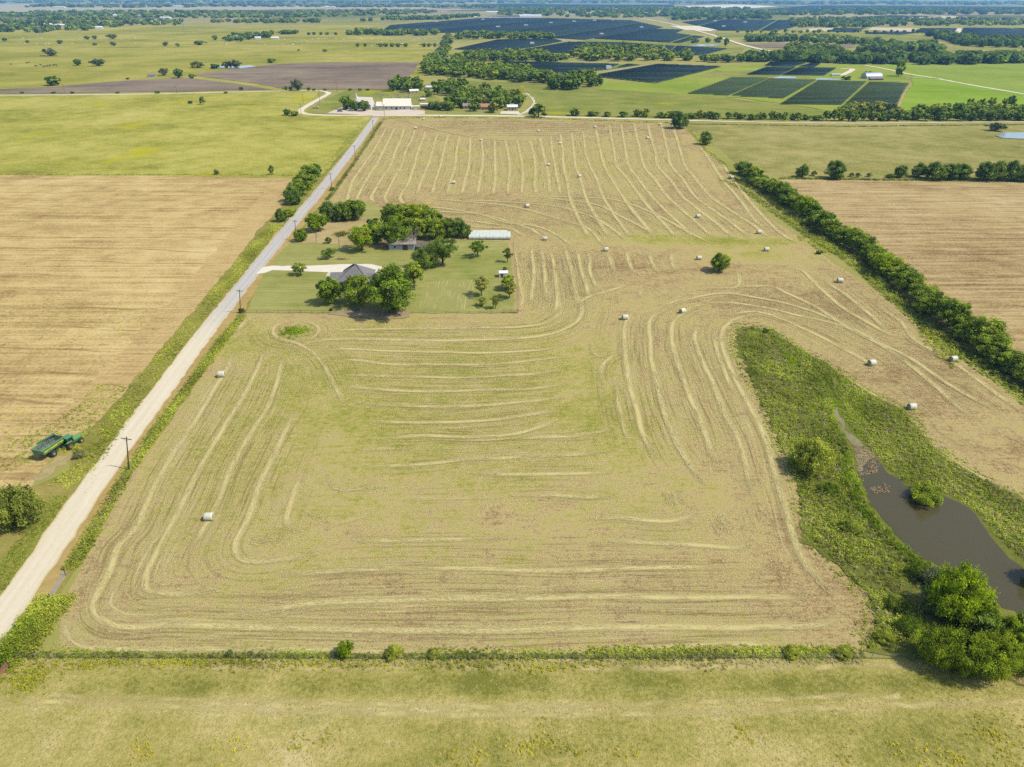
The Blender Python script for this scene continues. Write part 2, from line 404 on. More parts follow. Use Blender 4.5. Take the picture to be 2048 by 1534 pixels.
HAYPOLY = [(118, 1215), (150, 1160), (265, 945), (360, 805), (430, 712), (490, 628), (545, 548), (600, 476), (655, 400), (700, 342), (740, 278), (768, 240), (800, 235), (1050, 237), (1340, 247),
           (1380, 262), (1405, 300), (1450, 330), (1480, 375), (1530, 430), (1600, 475), (1660, 520), (1720, 560), (1800, 620), (1860, 680), (1960, 745), (2048, 812), (2300, 980), (2300, 1330), (1750, 1306), (120, 1308)]
grid_field('hayfield', HAYPOLY, HAY.m, .03, [
    (800, 720, 250, 80, .20), (900, 860, 330, 80, .20), (420, 950, 90, 130, .14), (1240, 800, 90, 150, .14), (1470, 482, 170, 10, .42), (1500, 512, 100, 10, .25), (1300, 470, 120, 14, .15),
    (900, 320, 250, 50, .13), (1150, 330, 160, 50, .16), (500, 680, 100, 40, .16), (1000, 590, 60, 30, .1), (1290, 630, 60, 60, .08), (720, 1000, 160, 60, .13), (1100, 720, 120, 60, .12),
    (1200, 530, 220, 22, -0.18), (1640, 600, 150, 50, -0.13), (1850, 760, 200, 110, -0.14), (1000, 410, 300, 22, -0.13), (1050, 252, 280, 12, -0.16), (1570, 1150, 150, 160, -0.13), (700, 1190, 500, 60, -0.07),
    (210, 1150, 80, 110, -0.08), (1250, 590, 100, 25, -0.08), (1500, 930, 60, 150, -0.10), (1320, 1180, 250, 80, -0.06), (1350, 260, 120, 20, -0.11), (1500, 400, 120, 40, -0.08), (760, 420, 120, 20, -0.09), (1000, 320, 500, 110, -.13), (1900, 860, 240, 130, -.12), (1500, 600, 300, 60, -.08), (560, 850, 150, 170, .10), (900, 800, 380, 170, .05)], 1.7)
grid_field('pasture', [(-400, 1362), (20, 1318), (1700, 1318), (2300, 1330), (2600, 1700), (-600, 1700)], HAYD, .02, [
    (500, 1370, 400, 26, -.22), (1150, 1365, 500, 30, -.30), (1700, 1370, 220, 30, -.28), (100, 1430, 200, 60, .10), (700, 1415, 600, 14, .30), (1300, 1420, 400, 16, .18), (1850, 1405, 250, 14, .22),
    (330, 1500, 200, 50, .08), (900, 1460, 100, 40, -.12), (1050, 1500, 150, 40, -.14), (1600, 1440, 150, 40, -.22), (550, 1440, 100, 30, -.12), (1850, 1480, 120, 50, -.12), (1250, 1430, 70, 30, -.1)], 1.3)

# left side of the road
sheet('meadow', [(-500, 193), (0, 192), (250, 189), (560, 184), (640, 182), (606, 222), (640, 232), (745, 233), (730, 260), (640, 352), (590, 356), (0, 349), (-500, 349)], .10, PAST, 1.0, 12)
sheet('tan_field', [(-500, 349), (0, 349), (590, 352), (575, 392), (520, 470), (420, 610), (230, 835), (130, 880), (60, 980), (-500, 1000)], .03, TAN, .6, 6)
strip('headland', [(588, 362), (545, 430), (470, 530), (385, 635), (290, 745), (190, 850)], 9, 14, .045, TAN_E, 4, .8)
sheet('roadside_meadow', [(-500, 985), (60, 975), (140, 940), (120, 1010), (0, 1190), (-500, 1700)], .04, VERGE, .5, 3)
sheet('roadside_dirt', [(118, 912), (140, 905), (148, 912), (110, 940), (82, 962), (62, 958), (85, 940)], .05, field_mat('grey_dirt', [(.2, (160, 146, 98)), (.7, (192, 172, 122))], .1, .5, 2, bump=.4), 1.0, 1.2)
strip('left_verge', [(0, 1215), (80, 1085), (150, 965), (215, 860), (300, 757), (400, 632), (470, 545), (540, 455), (610, 376), (655, 330), (700, 278), (735, 240)], 4.0, 4.6, .055, VERGE, 4, .5)
strip('right_verge', [(20, 1320), (90, 1190), (180, 1040), (260, 912), (350, 795), (430, 690), (490, 610), (560, 515), (600, 460), (640, 408), (680, 352), (720, 295), (765, 236)], 6.0, 3.2, .05, VERGE, 4, .5)
strip('dirt_shoulder', [(30, 1280), (90, 1180), (180, 1030), (255, 905), (345, 793), (420, 694), (490, 598), (545, 522), (590, 462), (635, 406), (690, 335), (738, 262), (764, 234)], 2.6, 2.2, .067, SHOULD, 3, .35)
# right side
sheet('grass_field', [(1350, 245), (1500, 248), (1750, 250), (2048, 247), (2500, 246), (2500, 362), (2048, 362), (1900, 360), (1580, 356), (1480, 330), (1390, 262)], .06, PAST_R, .8, 8)
sheet('stubble_field', [(1560, 359), (1800, 362), (2048, 364), (2600, 366), (2600, 1200), (2120, 820), (2000, 735), (1860, 640), (1740, 530), (1650, 460), (1585, 400)], .05, PLOUGH_R, .6, 6)
# the yard
sheet('yard_lawn', [(492, 626), (528, 545), (560, 505), (600, 470), (655, 404), (740, 404), (830, 452), (905, 478), (1022, 484), (1034, 626)], .16, LAWN, .25, 3)
sheet('garden_lawn', [(835, 624), (850, 560), (880, 520), (935, 486), (1022, 486), (1034, 625)], .175, LAWN_G, .3, 3)
sheet('dry_yard', [(588, 487), (612, 455), (650, 415), (720, 430), (790, 470), (800, 500), (700, 492), (640, 487)], .175, DRYYARD, .3, 3)
GARDEN = NB('garden_rows'); n = GARDEN
w = n.noise(1, 3, .5, n.mapping(n.coord(), 0, (2.0, .06, 1)))
n.color(n.mix(n.math('MULTIPLY', n.step(w, .5, .62), n.step(n.noise(.15, 3), .42, .55)), C(154, 152, 82), C(186, 172, 108)))
sheet('garden', [(838, 618), (852, 574), (868, 562), (952, 560), (946, 600), (930, 620)], .19, GARDEN.m, .3, 2)
sheet('burnt_ground', [(655, 628), (690, 619), (760, 618), (815, 622), (820, 634), (770, 640), (700, 634)], .175, field_mat('ash_ground', [(.2, (156, 140, 108)), (.8, (184, 166, 128))], .1, .5, 2, bump=.4), .4, 2)
strip('garden_border', [(1024, 486), (1030, 540), (1034, 590), (1036, 622)], 1.4, 1.4, .18, DRYYARD, 3, .25)
CHALK = field_mat('white_gravel', [(.1, (214, 200, 176)), (.5, (236, 226, 204)), (.9, (248, 240, 222))], .05, .4, 3, (.5, .5, .5), bump=.2)
sheet('driveway', [(512, 549), (526, 535), (545, 532), (600, 533), (690, 529), (742, 529), (764, 534), (762, 545), (690, 545), (648, 545), (580, 542), (545, 541), (528, 547)], .20, CHALK, .2, 2)
sheet('front_path', [(646, 565), (656, 545), (666, 545), (656, 566)], .21, field_mat('pale_path', [(.2, (206, 196, 156)), (.8, (226, 214, 178))], .2, 1, 3, bump=.2))

# roads: gravel near the camera turning to worn asphalt
ROAD = NB('county_road', .9, .2); n = ROAD
al, si = n.attr('along'), n.attr('side')
cv = n.new('ShaderNodeCombineXYZ'); n.l.new(n.math('MULTIPLY', al, .03), cv.inputs[0]); n.l.new(n.math('MULTIPLY', n.attr('across'), 1.1), cv.inputs[1])
tr = n.noise(1, 4, .6, cv.outputs[0])
gr = n.ramp(n.math('ADD', n.math('MULTIPLY', tr, .55), n.math('MULTIPLY', n.noise(1.3, 6, .7), .5)), [(.25, C(206, 192, 160)), (.55, C(222, 209, 178)), (.85, C(232, 220, 194))])
asp = n.ramp(n.math('ADD', n.math('MULTIPLY', tr, .7), n.math('MULTIPLY', n.noise(.8, 6, .7), .35)), [(.3, C(172, 166, 158)), (.55, C(190, 184, 174)), (.8, C(204, 197, 184))])
mixd = n.step(n.math('ADD', al, n.math('MULTIPLY', n.math('SUBTRACT', n.noise(.12, 3), .5), 26)), 118, 178)
c = n.mix(mixd, gr, asp)
edge = n.step(n.math('ADD', n.math('ABSOLUTE', si), n.math('MULTIPLY', n.math('SUBTRACT', n.noise(.7, 4, .7), .5), .35)), .78, 1.0)
trk = n.math('SUBTRACT', 1.0, n.step(n.math('ABSOLUTE', n.math('SUBTRACT', n.math('ABSOLUTE', si), .36)), .05, .2))
c = n.mix(n.math('MULTIPLY', trk, n.math('MULTIPLY', n.noise(.25, 3), .28)), c, C(246, 236, 214))
c = n.mix(n.math('MULTIPLY', edge, .85), c, C(206, 182, 130))
n.color(c); n.bump(n.noise(3, 4, .7), .3, .05)
strip('county_road', [(-44, 1310), (2, 1240), (50, 1172), (100, 1100), (133, 1050), (175, 990), (211, 937), (251, 882), (311, 800), (352, 744), (396, 685), (444, 624), (492, 563), (540, 503), (591, 440), (627, 398), (664, 352), (717, 284), (752, 235)],
      3.35, 3.2, .12, ROAD.m, 2.0, .20)
GRAVEL = field_mat('caliche_road', [(.1, (206, 192, 162)), (.5, (230, 218, 192)), (.9, (242, 234, 212))], .03, .2, 1, (.6, .5, .5), bump=0)
strip('west_road', [(-80, 191), (60, 190.5), (250, 188.5), (420, 185.5), (540, 182.5), (612, 181), (642, 182), (657, 186), (650, 192), (626, 205), (602, 221), (612, 228), (660, 231), (745, 231)], 3.0, 3.0, .16, GRAVEL, 5, .25)
strip('east_road', [(745, 232), (830, 231), (930, 231.5), (1030, 232.5), (1150, 235), (1300, 239), (1450, 243), (1600, 246), (1750, 246.5), (1900, 245), (2048, 244), (2300, 243)], [4.2, 4.0, 3.0, 1.9, 1.6, 1.5, 1.5], [4.2, 4.0, 3.0, 1.9, 1.6, 1.5, 1.5], .18, GRAVEL, 5, .3)
sheet('parking_lot', [(655, 227), (672, 218), (690, 214), (735, 219), (750, 222), (830, 219), (850, 222), (850, 229), (760, 233), (690, 228)], .22, field_mat('parking_gravel', [(.1, (206, 186, 160)), (.5, (224, 206, 182)), (.9, (236, 222, 200))], .03, .2, 1, (.8, .5, .5), bump=0), .3, 4)
sheet('concrete_apron', [(1000, 228), (1002, 223), (1038, 223), (1040, 229)], .24, GRAVEL, .2, 3)
sheet('churchyard', [(615, 222), (655, 196), (690, 182), (850, 178), (880, 200), (850, 218), (760, 221), (690, 213), (650, 228), (618, 226)], .12, GREEN_M, .5, 6)
for dx in (-.9, .9):
    strip('farm_track', [(1036, 231), (1052, 224), (1064, 214), (1070, 206), (1066, 198), (1060, 191), (1052, 187)], .75 - dx * .9 + .2, .75 + dx * .9 + .2, .25, GRAVEL, 4, .12)
# fields beyond
sheet('far_meadow', [(-900, 189), (0, 188), (350, 186), (560, 181), (640, 180), (800, 178), (850, 160), (850, 125), (868, 92), (700, 60), (300, 50), (-900, 62)], .14, PAST_L, 1.5, 20)
sheet('tilled_field', [(384, 151), (400, 148), (470, 138), (560, 128), (640, 125.5), (740, 124.8), (840, 125), (832, 137), (817, 158), (806, 179), (640, 179), (570, 178), (480, 163)], .4, PLOUGH, 1.0, 14)
sheet('tilled_strip', [(-200, 186), (-200, 182), (0, 179), (110, 174), (250, 161.5), (340, 157.5), (378, 157), (460, 166), (545, 179.5), (350, 184), (100, 187)], .4, PLOUGH, 1.0, 14)
sheet('green_meadow', [(850, 170), (900, 160), (1100, 168), (1350, 176), (1480, 200), (1690, 225), (1660, 236), (1500, 238), (1300, 235), (1130, 231), (1060, 229), (1075, 208), (1056, 185), (1030, 180), (880, 178)], .3, GREEN_M, 1.0, 12)
sheet('bright_meadow', [(1200, 178), (1180, 160), (1310, 168), (1450, 132), (1800, 128), (1830, 135), (1815, 168), (1780, 222), (1690, 226), (1480, 196), (1370, 190)], .32, field_mat('lime_meadow', [(.1, (124, 146, 50)), (.5, (152, 164, 66)), (.9, (172, 172, 84))], .008, .04, .3, (1.3, .6, .4), bump=0), 1, 12)
sheet('hay_meadow', [(1786, 222), (1825, 168), (1818, 134), (1745, 130), (1760, 128), (2048, 128), (2600, 128), (2600, 215), (2048, 215)], .34, BRIGHT, 1, 12)
sheet('bright_field', [(1800, 138), (1860, 152), (2048, 186), (2600, 250), (2600, 128), (2048, 128), (1850, 129)], .36, field_mat('lush_field', [(.1, (122, 144, 52)), (.5, (146, 162, 68)), (.9, (164, 172, 86))], .01, .06, .3, (1, .8, .5), bump=0), 1, 12)
for nm, px, z, mt in [
    ('pond_bank', [(1380, 155), (1440, 140), (1640, 145), (1620, 158), (1500, 155)], .38, GREEN_M),
    ('dark_field', [(1490, 88), (1560, 86), (1715, 90), (1700, 95), (1580, 97), (1520, 95)], .5, PLOUGH), ('dark_field', [(1650, 106), (1790, 104), (1900, 106), (1880, 116), (1740, 120), (1640, 112)], .5, PLOUGH),
    ('dry_field', [(1340, 52), (1420, 52), (1450, 57), (1420, 63), (1370, 60)], .6, GRAVEL), ('olive_field', [(1430, 66), (1620, 66), (1780, 66), (1860, 74), (1870, 84), (1700, 82), (1500, 74), (1440, 74)], .5, GREEN_M),
    ('tan_farmland', [(-400, 27), (60, 24), (250, 20), (520, 20), (700, 17), (860, 17), (860, 11), (700, 10), (500, 13), (300, 13), (100, 8), (-400, 6)], 1.0, field_mat('far_tan', [(.2, (176, 168, 132)), (.8, (196, 184, 150))], .002, .01, .05, bump=0)),
    ('tan_farmland', [(650, 20), (650, 15), (780, 14), (900, 18), (980, 20), (900, 21)], 1.2, field_mat('far_pink', [(.2, (176, 158, 136)), (.8, (196, 176, 150))], .002, .01, .05, bump=0)),
    ('pale_field', [(1370, 12), (1470, 9), (1560, 13), (1480, 18), (1380, 17)], 1.4, GRAVEL), ('pale_field', [(1780, 34), (1900, 32), (1960, 36), (1860, 39), (1790, 38)], 1.4, field_mat('far_cream', [(.2, (196, 186, 156)), (.8, (214, 202, 172))], .002, .01, .05, bump=0)),
    ('pale_field', [(1600, 63), (1625, 57), (1672, 56), (1655, 63)], .6, field_mat('far_sand', [(.2, (204, 190, 156)), (.8, (216, 202, 170))], .002, .01, .05, bump=0)),
    ('pale_field', [(1735, 60), (1745, 55), (1835, 57), (1825, 64)], .6, field_mat('far_sand', [(.2, (204, 190, 156)), (.8, (216, 202, 170))], .002, .01, .05, bump=0)),
    ('grass_field', [(640, 52), (760, 46), (745, 66), (700, 70), (560, 70), (560, 58)], .5, PAST_L), ('grass_field', [(1860, 108), (1900, 98), (2048, 100), (2400, 100), (2400, 112), (2048, 112)], .5, PAST_R),
    ('grass_field', [(1700, 96), (1760, 86), (1560, 98), (1500, 112), (1640, 104)], .45, GREEN_M), ('dirt_lot', [(820, 35), (900, 31), (960, 31), (955, 34), (860, 35)], .9, GRAVEL),
    ('green_strip', [(1180, 88), (1170, 80), (1260, 82), (1370, 88), (1490, 95), (1480, 104), (1440, 110), (1400, 112), (1440, 99), (1352, 92), (1240, 85)], .44, GREEN_M)]:
    sheet(nm, px, z, mt, 1.2, 25)
strip('farm_road', [(1240, 28), (1290, 38), (1350, 50), (1430, 72), (1500, 94), (1592, 112)], 5.5, 5.5, .7, GRAVEL, 15, .3)
strip('farm_road', [(1730, 131), (1770, 138), (1815, 148), (1870, 157), (1950, 172), (2060, 191), (2300, 235)], 3, 3, .5, GRAVEL, 8, .3)
strip('farm_lane', [(904, 78), (896, 92), (888, 108), (884, 122)], 4, 4, .5, field_mat('dirt_lane', [(.2, (166, 150, 122)), (.8, (190, 174, 144))], .03, .2, 1, bump=0), 8, .3)
strip('farm_lane', [(1665, 152), (1685, 150), (1705, 139), (1680, 138)], 4, 4, .55, GRAVEL, 6, .3)
strip('farm_lane', [(1815, 172), (1806, 190), (1796, 216)], 1.6, 1.6, .6, DRYYARD, 6, .2)
strip('farm_lane', [(1900, 76), (1912, 70), (1917, 57)], 9, 9, .7, GRAVEL, 10, .5)
for a in ([(720, 63), (770, 47), (850, 36)], [(1170, 152), (1230, 142), (1300, 130)], [(1022, 104), (1070, 92), (1130, 83), (1170, 81), (1290, 57), (1400, 40)], [(930, 66), (1000, 55), (1150, 46), (1290, 42)], [(1810, 158), (1850, 156), (1880, 158)]):
    strip('farm_lane', a, 2.6, 2.6, .65, field_mat('grass_lane', [(.2, (166, 166, 118)), (.8, (196, 188, 146))], .03, .2, 1, bump=0), 10, .2)
WATER = NB('pond_water', .06, .5); WATER.color(C(86, 80, 52)); WATER.b.inputs['IOR'].default_value = 1.25; WATER.bump(WATER.noise(.8, 3), .04, .05)
SKYW = NB('far_water', .25, .6); SKYW.color(C(138, 146, 138))
for px in ([(1545, 157), (1560, 153), (1590, 154), (1594, 158)], [(1622, 160), (1640, 157), (1680, 159), (1684, 161)], [(1990, 272), (2010, 266), (2060, 265), (2300, 268), (2300, 278), (2060, 279), (2005, 277)],
           [(420, 136), (445, 132), (470, 134), (500, 131), (512, 134), (480, 138)], [(1380, 93), (1400, 89), (1440, 90), (1436, 92)], [(608, 67), (620, 66), (632, 67)]):
    sheet('water', px, .8 if px[0][1] < 150 else .45, SKYW.m, .4, 6)
# ---------------------------------------------------------------- the pond corner
POND = [(1716, 946), (1729, 988), (1751, 1020), (1773, 1048), (1802, 1080), (1821, 1102), (1844, 1119), (1880, 1135), (1930, 1170), (1975, 1195), (2005, 1218), (2048, 1232), (2120, 1250), (2180, 1220), (2120, 1170), (2048, 1140), (2018, 1118), (2001, 1098),
        (1979, 1072), (1950, 1029), (1919, 1007), (1885, 992), (1850, 985), (1808, 972), (1770, 941), (1750, 916), (1735, 922)]
WET = field_mat('pond_weeds_ground', [(.1, (84, 92, 38)), (.5, (120, 126, 56)), (.9, (150, 142, 80))], .06, .3, 1.5, bump=.8)
BANK = [(1470, 659), (1504, 653), (1552, 665), (1596, 697), (1653, 725), (1685, 751), (1742, 789), (1811, 822), (1834, 858), (1868, 893), (1922, 934), (1985, 972), (2048, 1000), (2200, 1080), (2300, 1330), (2048, 1322), (1900, 1314), (1724, 1302),
        (1748, 1262), (1751, 1241), (1741, 1197), (1717, 1170), (1676, 1129), (1628, 1094), (1611, 1070), (1606, 1036), (1596, 972), (1577, 918), (1561, 890), (1536, 817), (1501, 757), (1473, 697)]
sheet('pond_shore', BANK, .16, WET, 1.0, 1.5)
sheet('pond_mud', [(1670, 818), (1674, 815), (1680, 835), (1705, 870), (1728, 895), (1752, 918), (1770, 942), (1730, 952), (1712, 940), (1708, 900), (1690, 868), (1674, 838)], .185, field_mat('grey_mud', [(.1, (112, 104, 74)), (.5, (150, 142, 104)), (.9, (166, 158, 120))], .1, .5, 2, bump=.2), .4, 2)
sheet('pond', POND, .21, WATER.m, .35, 1.5)
# dry wheel ruts and cattle paths in the near pasture
RUT = NB('worn_ruts'); n = RUT
n.color(n.ramp(n.noise(1.5, 5, .7), [(.25, C(196, 180, 108)), (.75, C(218, 201, 134))]))
n.alpha(n.math('MULTIPLY', n.math('MULTIPLY', .95, n.math('SUBTRACT', 1.0, n.step(n.math('ABSOLUTE', n.attr('side')), .2, 1.0))), n.step(n.math('ADD', n.math('MULTIPLY', n.noise(.18, 4, .6), .7), n.math('MULTIPLY', n.noise(2.4, 4, .7), .35)), .32, .7)))
strip('worn_track', [(-100, 1405), (200, 1405), (450, 1418), (700, 1425), (1000, 1430), (1300, 1428), (1550, 1420), (1800, 1412), (2048, 1405), (2300, 1395)], .95, .95, .05, RUT.m, 2, .2)
strip('worn_track', [(100, 1392), (400, 1400), (700, 1408), (1000, 1413), (1300, 1408), (1600, 1396), (1800, 1390)], .8, .8, .053, RUT.m, 2, .2)
strip('worn_track', [(60, 1332), (500, 1334), (900, 1336), (1300, 1336), (1600, 1334), (1800, 1332), (1950, 1342)], 1.0, 1.0, .056, RUT.m, 2, .2)
# ================================================================ hay rows (raked straw) on the field
A = (300, 600); B = (900, 600); D = (700, 240); E = (1348, 180); K = (1348, 440); S7 = 700 / 2048 ** 1.0
s7 = 2048 / 700
rows = []                      # (px polyline, weight)
def row(pts, w=1.0): rows.append((pts, w))
row([(565, 713), (556, 760), (536, 815), (505, 863), (464, 931), (437, 1003), (402, 1065), (375, 1112)], 1.0)
row([(594, 819), (553, 901), (519, 969), (495, 1037), (471, 1085), (474, 1112), (500, 1124), (560, 1120), (640, 1106)], 1.3)
row([(614, 935), (597, 966), (584, 1003), (573, 1041), (582, 1058), (607, 1068)], 1.2)
row([(655, 949), (666, 972), (686, 981), (727, 979), (778, 976)], 1.0)
row([(532, 699), (505, 754), (460, 836), (413, 914), (368, 1003), (328, 1077), (297, 1132), (287, 1172), (305, 1188), (359, 1192), (440, 1180)], 1.1)
row([(470, 700), (430, 780), (400, 828), (365, 880), (314, 959), (273, 1050), (236, 1094), (219, 1146), (191, 1204), (203, 1235), (239, 1252), (290, 1255), (342, 1252), (450, 1254), (600, 1258), (800, 1261), (1000, 1262), (1200, 1256), (1348, 1253), (1500, 1255), (1640, 1249), (1685, 1222)], 1.4)
row([(133, 1214), (132, 1255), (160, 1286), (205, 1296), (266, 1298), (460, 1300), (650, 1302), (900, 1305)], .6)
row([(1205, 1298), (1348, 1296), (1440, 1292), (1600, 1288)], .8)
row([(700, 1082), (850, 1078), (1000, 1078)], .8); row([(1184, 1085), (1276, 1084), (1413, 1092), (1481, 1096), (1508, 1078)], 1)
row([(560, 1152), (650, 1145), (780, 1139), (950, 1140), (1100, 1142), (1300, 1134), (1420, 1136), (1470, 1144)], .9)
row([(460, 1236), (515, 1225), (650, 1204), (850, 1198), (1000, 1199), (1200, 1193), (1348, 1196), (1587, 1197), (1618, 1185)], 1.1)
row([(642, 1058), (700, 1041), (758, 1024)], .8); row([(600, 1050), (660, 1044)], .8)
row([(941, 950), (1071, 949), (1207, 949), (1231, 938)], .8); row([(890, 921), (1037, 913), (1160, 909), (1214, 905)], .9); row([(1026, 995), (1105, 990), (1184, 993), (1242, 993)], .8)
row([(800, 1000), (900, 997), (1026, 995)], .4); row([(1013, 1029), (1091, 1031)], .8); row([(1160, 1041), (1231, 1036), (1341, 1044), (1383, 1028), (1378, 1007)], 1)
row([(655, 663), (710, 660), (847, 658), (1000, 656), (1037, 655), (1088, 648), (1112, 631), (1119, 610), (1110, 560)], .9)
row([(611, 690), (640, 683), (669, 679), (744, 680), (881, 682), (1000, 680), (1050, 677), (1105, 668), (1149, 648), (1163, 627), (1160, 600)], 1)
row([(642, 704), (686, 699), (761, 702), (915, 706), (975, 706), (1054, 702), (1119, 696)], .8)
row([(662, 725), (710, 720), (778, 729), (900, 730), (982, 730), (1071, 721), (1146, 714)], .8)
row([(683, 750), (800, 754), (915, 757), (1003, 752), (1078, 747), (1136, 738)], .6)
row([(676, 781), (703, 776), (796, 781), (880, 783), (962, 781), (1054, 779), (1136, 769)], 1)
row([(710, 808), (813, 814), (915, 814), (1020, 807), (1132, 795)], .9)
row([(724, 844), (847, 844), (940, 842), (1020, 836), (1128, 820)], 1.2)
row([(755, 880), (840, 873), (940, 874), (1043, 866), (1132, 836)], 1)
row([(713, 901), (826, 897)], .7); row([(1020, 880), (1091, 875), (1153, 872), (1207, 863), (1230, 852)], .9); row([(720, 933), (833, 930), (932, 919), (1000, 914)], .9)
for q in ([(1080, 60), (1030, 140), (1020, 260), (1040, 420), (1060, 540), (1100, 680), (1130, 780), (1210, 930)], [(1260, 60), (1180, 110), (1160, 220), (1190, 380), (1230, 560), (1270, 700), (1330, 850), (1400, 970), (1500, 1090)],
          [(1500, 30), (1390, 60), (1310, 130), (1300, 260), (1340, 400), (1400, 560), (1470, 700), (1520, 870), (1560, 970)], [(1450, 140), (1440, 230), (1480, 360), (1540, 490), (1600, 640), (1680, 800), (1730, 1000), (1760, 1130)],
          [(1800, 85), (1680, 110), (1600, 170), (1590, 260), (1640, 400), (1700, 520), (1780, 670), (1850, 830), (1900, 1000), (1960, 1200), (2010, 1400), (2080, 1560), (2220, 1720)],
          [(900, 520), (890, 400), (940, 340), (1020, 300)], [(1120, 1030), (1150, 1110)], [(820, 260), (860, 330), (960, 320)], [(960, 470), (1000, 700), (1050, 850)], [(1740, 1230), (1790, 1330), (1760, 1390)], [(1560, 150), (1545, 240), (1600, 400), (1660, 560)]):
    row(crop(B, s7, q), 1.2 if len(q) > 7 else .6)
for q in ([(180, 490), (350, 488), (560, 520), (720, 560), (900, 600), (1050, 650), (1250, 760), (1450, 900), (1650, 1080), (1750, 1170)], [(0, 500), (100, 460), (280, 430), (450, 450), (700, 500), (950, 590), (1100, 680), (1350, 790), (1600, 960), (1900, 1130)],
          [(370, 395), (560, 390), (660, 430), (830, 510), (1000, 620), (1150, 700)], [(640, 280), (750, 300), (830, 380), (1000, 520), (1200, 640), (1280, 690)], [(870, 350), (1000, 440), (1150, 560), (1240, 650)], [(830, 140), (960, 230), (1100, 330), (1250, 450), (1380, 560), (1440, 660)],
          [(700, 740), (900, 870), (1100, 990), (1300, 1120), (1420, 1250), (1650, 1420), (2000, 1620)], [(380, 290), (370, 390), (200, 400)], [(1200, 520), (1330, 600), (1400, 700), (1600, 820), (1800, 960), (2048, 1130)], [(300, 560), (500, 540), (760, 640), (1000, 760), (1250, 900)]):
    row(crop(K, s7, q), .8)
top = [180, 235, 300, 365, 430, 505, 570, 640, 705, 770, 845, 905, 975, 1045, 1110, 1175, 1235, 1300, 1370, 1450, 1530, 1600, 1680, 1760, 1840, 1910]
mid = [75, 150, 235, 300, 375, 455, 530, 615, 695, 775, 850, 935, 1010, 1085, 1150, 1200, 1250, 1320, 1405, 1490, 1560, 1630, 1720, 1800, 1880, 1960]
bot = [-10, 50, 130, 210, 300, 390, 480, 570, 655, 745, 835, 925, 1005, 1085, 1170, 1230, 1285, 1375, 1475, 1590, 1690, 1760, 1850, 1940, 2010, 2100]
rr = np.random.default_rng(3)
for k, (a, b, c_) in enumerate(zip(top, mid, bot)):
    y0 = 40 + 75 * math.exp(-((k - 11) / 6.5) ** 2) - (25 if k > 19 else 0)
    pts = [(a + (a - b) * (100 - y0) / 170, y0), (a, 105), ((a + b) / 2 + rr.normal(0, 4), 185), (b, 270), ((b + c_) / 2 + rr.normal(0, 4), 350), (c_, 440)]
    if k > 15: pts += [(c_ + (k - 15) * 9 + 20, 520), (c_ + (k - 15) * 20 + 50, 610), (c_ + (k - 15) * 26 + 90, 690)]
    elif k < 5: pts += [(c_ - 4, 465), (c_ + 14, 490), (c_ + 50, 500)]
    row(crop(D, s7, [p for p in pts if p[1] >= y0]), 1.1 if k % 3 else .8)
for q in ([(130, 290), (200, 400), (280, 520), (380, 640), (500, 800)], [(210, 350), (280, 430), (330, 500), (450, 660), (600, 820), (720, 900)]):
    row(crop(E, s7, q), .9)
for y in (242, 245.5, 249, 253, 257, 261.5, 266, 270):
    row([(830 + (y - 240) * 4.5, y), (960 + (y - 240) * 2, y), (1100, y + .6), (1260 - (y - 240) * 3, y)], .5)
row([(809, 241), (850, 252), (894, 264), (963, 276), (1031, 282), (1099, 280.5), (1165, 277), (1230, 267), (1290, 257), (1340, 250)], .8)
for q in ([(480, 465), (700, 480), (900, 500), (1050, 530), (1250, 590), (1400, 640), (1480, 740)], [(640, 470), (900, 480), (1150, 500), (1400, 560), (1550, 650), (1600, 700)], [(400, 510), (560, 520), (800, 560), (950, 605), (1060, 640), (1120, 690)], [(690, 600), (700, 625), (850, 632), (950, 640), (1010, 690)],
          [(150, 505), (350, 525), (560, 540), (750, 550), (900, 600), (1100, 625), (1220, 680), (1290, 740)], [(620, 580), (760, 600), (900, 620)], [(1060, 740), (1075, 940), (1060, 1090)], [(1170, 760), (1200, 900), (1215, 1080), (1190, 1150)], [(1260, 740), (1300, 900), (1340, 1100)], [(1390, 760), (1410, 890), (1450, 1000)], [(1500, 770), (1555, 900)],
          [(1610, 760), (1660, 900)], [(1740, 770), (1790, 900)], [(1870, 770), (1900, 890)], [(1690, 1050), (1700, 1000), (1760, 980)], [(1820, 1110), (1900, 1060), (2030, 1040)], [(1760, 1050), (1860, 1010)], [(950, 740), (985, 900), (1010, 1060), (985, 1120), (900, 1135)], [(1330, 760), (1360, 890), (1400, 1050)], [(1120, 750), (1140, 900), (1150, 1060)],
          [(1300, 1100), (1400, 1040), (1500, 1010), (1640, 960)], [(1100, 450), (1400, 455), (1600, 480), (1800, 560), (1950, 640), (2100, 720)], [(1000, 445), (1250, 470), (1450, 500), (1650, 600), (1800, 680)]):
    row(crop(D, s7, q), .75)
row([(548, 652), (553, 676), (600, 690), (640, 720), (663, 760), (690, 812)], .5); row([(470, 672), (490, 645), (519, 633)], .8); row([(632, 655), (640, 678)], .7); row([(573, 672), (592, 677), (612, 668)], .6)
for x, y in ((1335, 1000), (1352, 1003), (1368, 996), (1440, 1045), (1450, 1052), (1432, 1056)):
    row([(x - 6, y - 16), (x, y), (x + 2, y + 14)], 1.2)
row([(700, 975), (745, 968)], 1.3); row([(610, 1030), (655, 1038)], 1.0); row([(500, 1085), (560, 1080)], 1.2); row([(400, 1140), (470, 1132)], .5)

row([(590, 642), (560, 648), (545, 661), (556, 676), (590, 683), (624, 676), (637, 661), (622, 648), (592, 642)], .25)
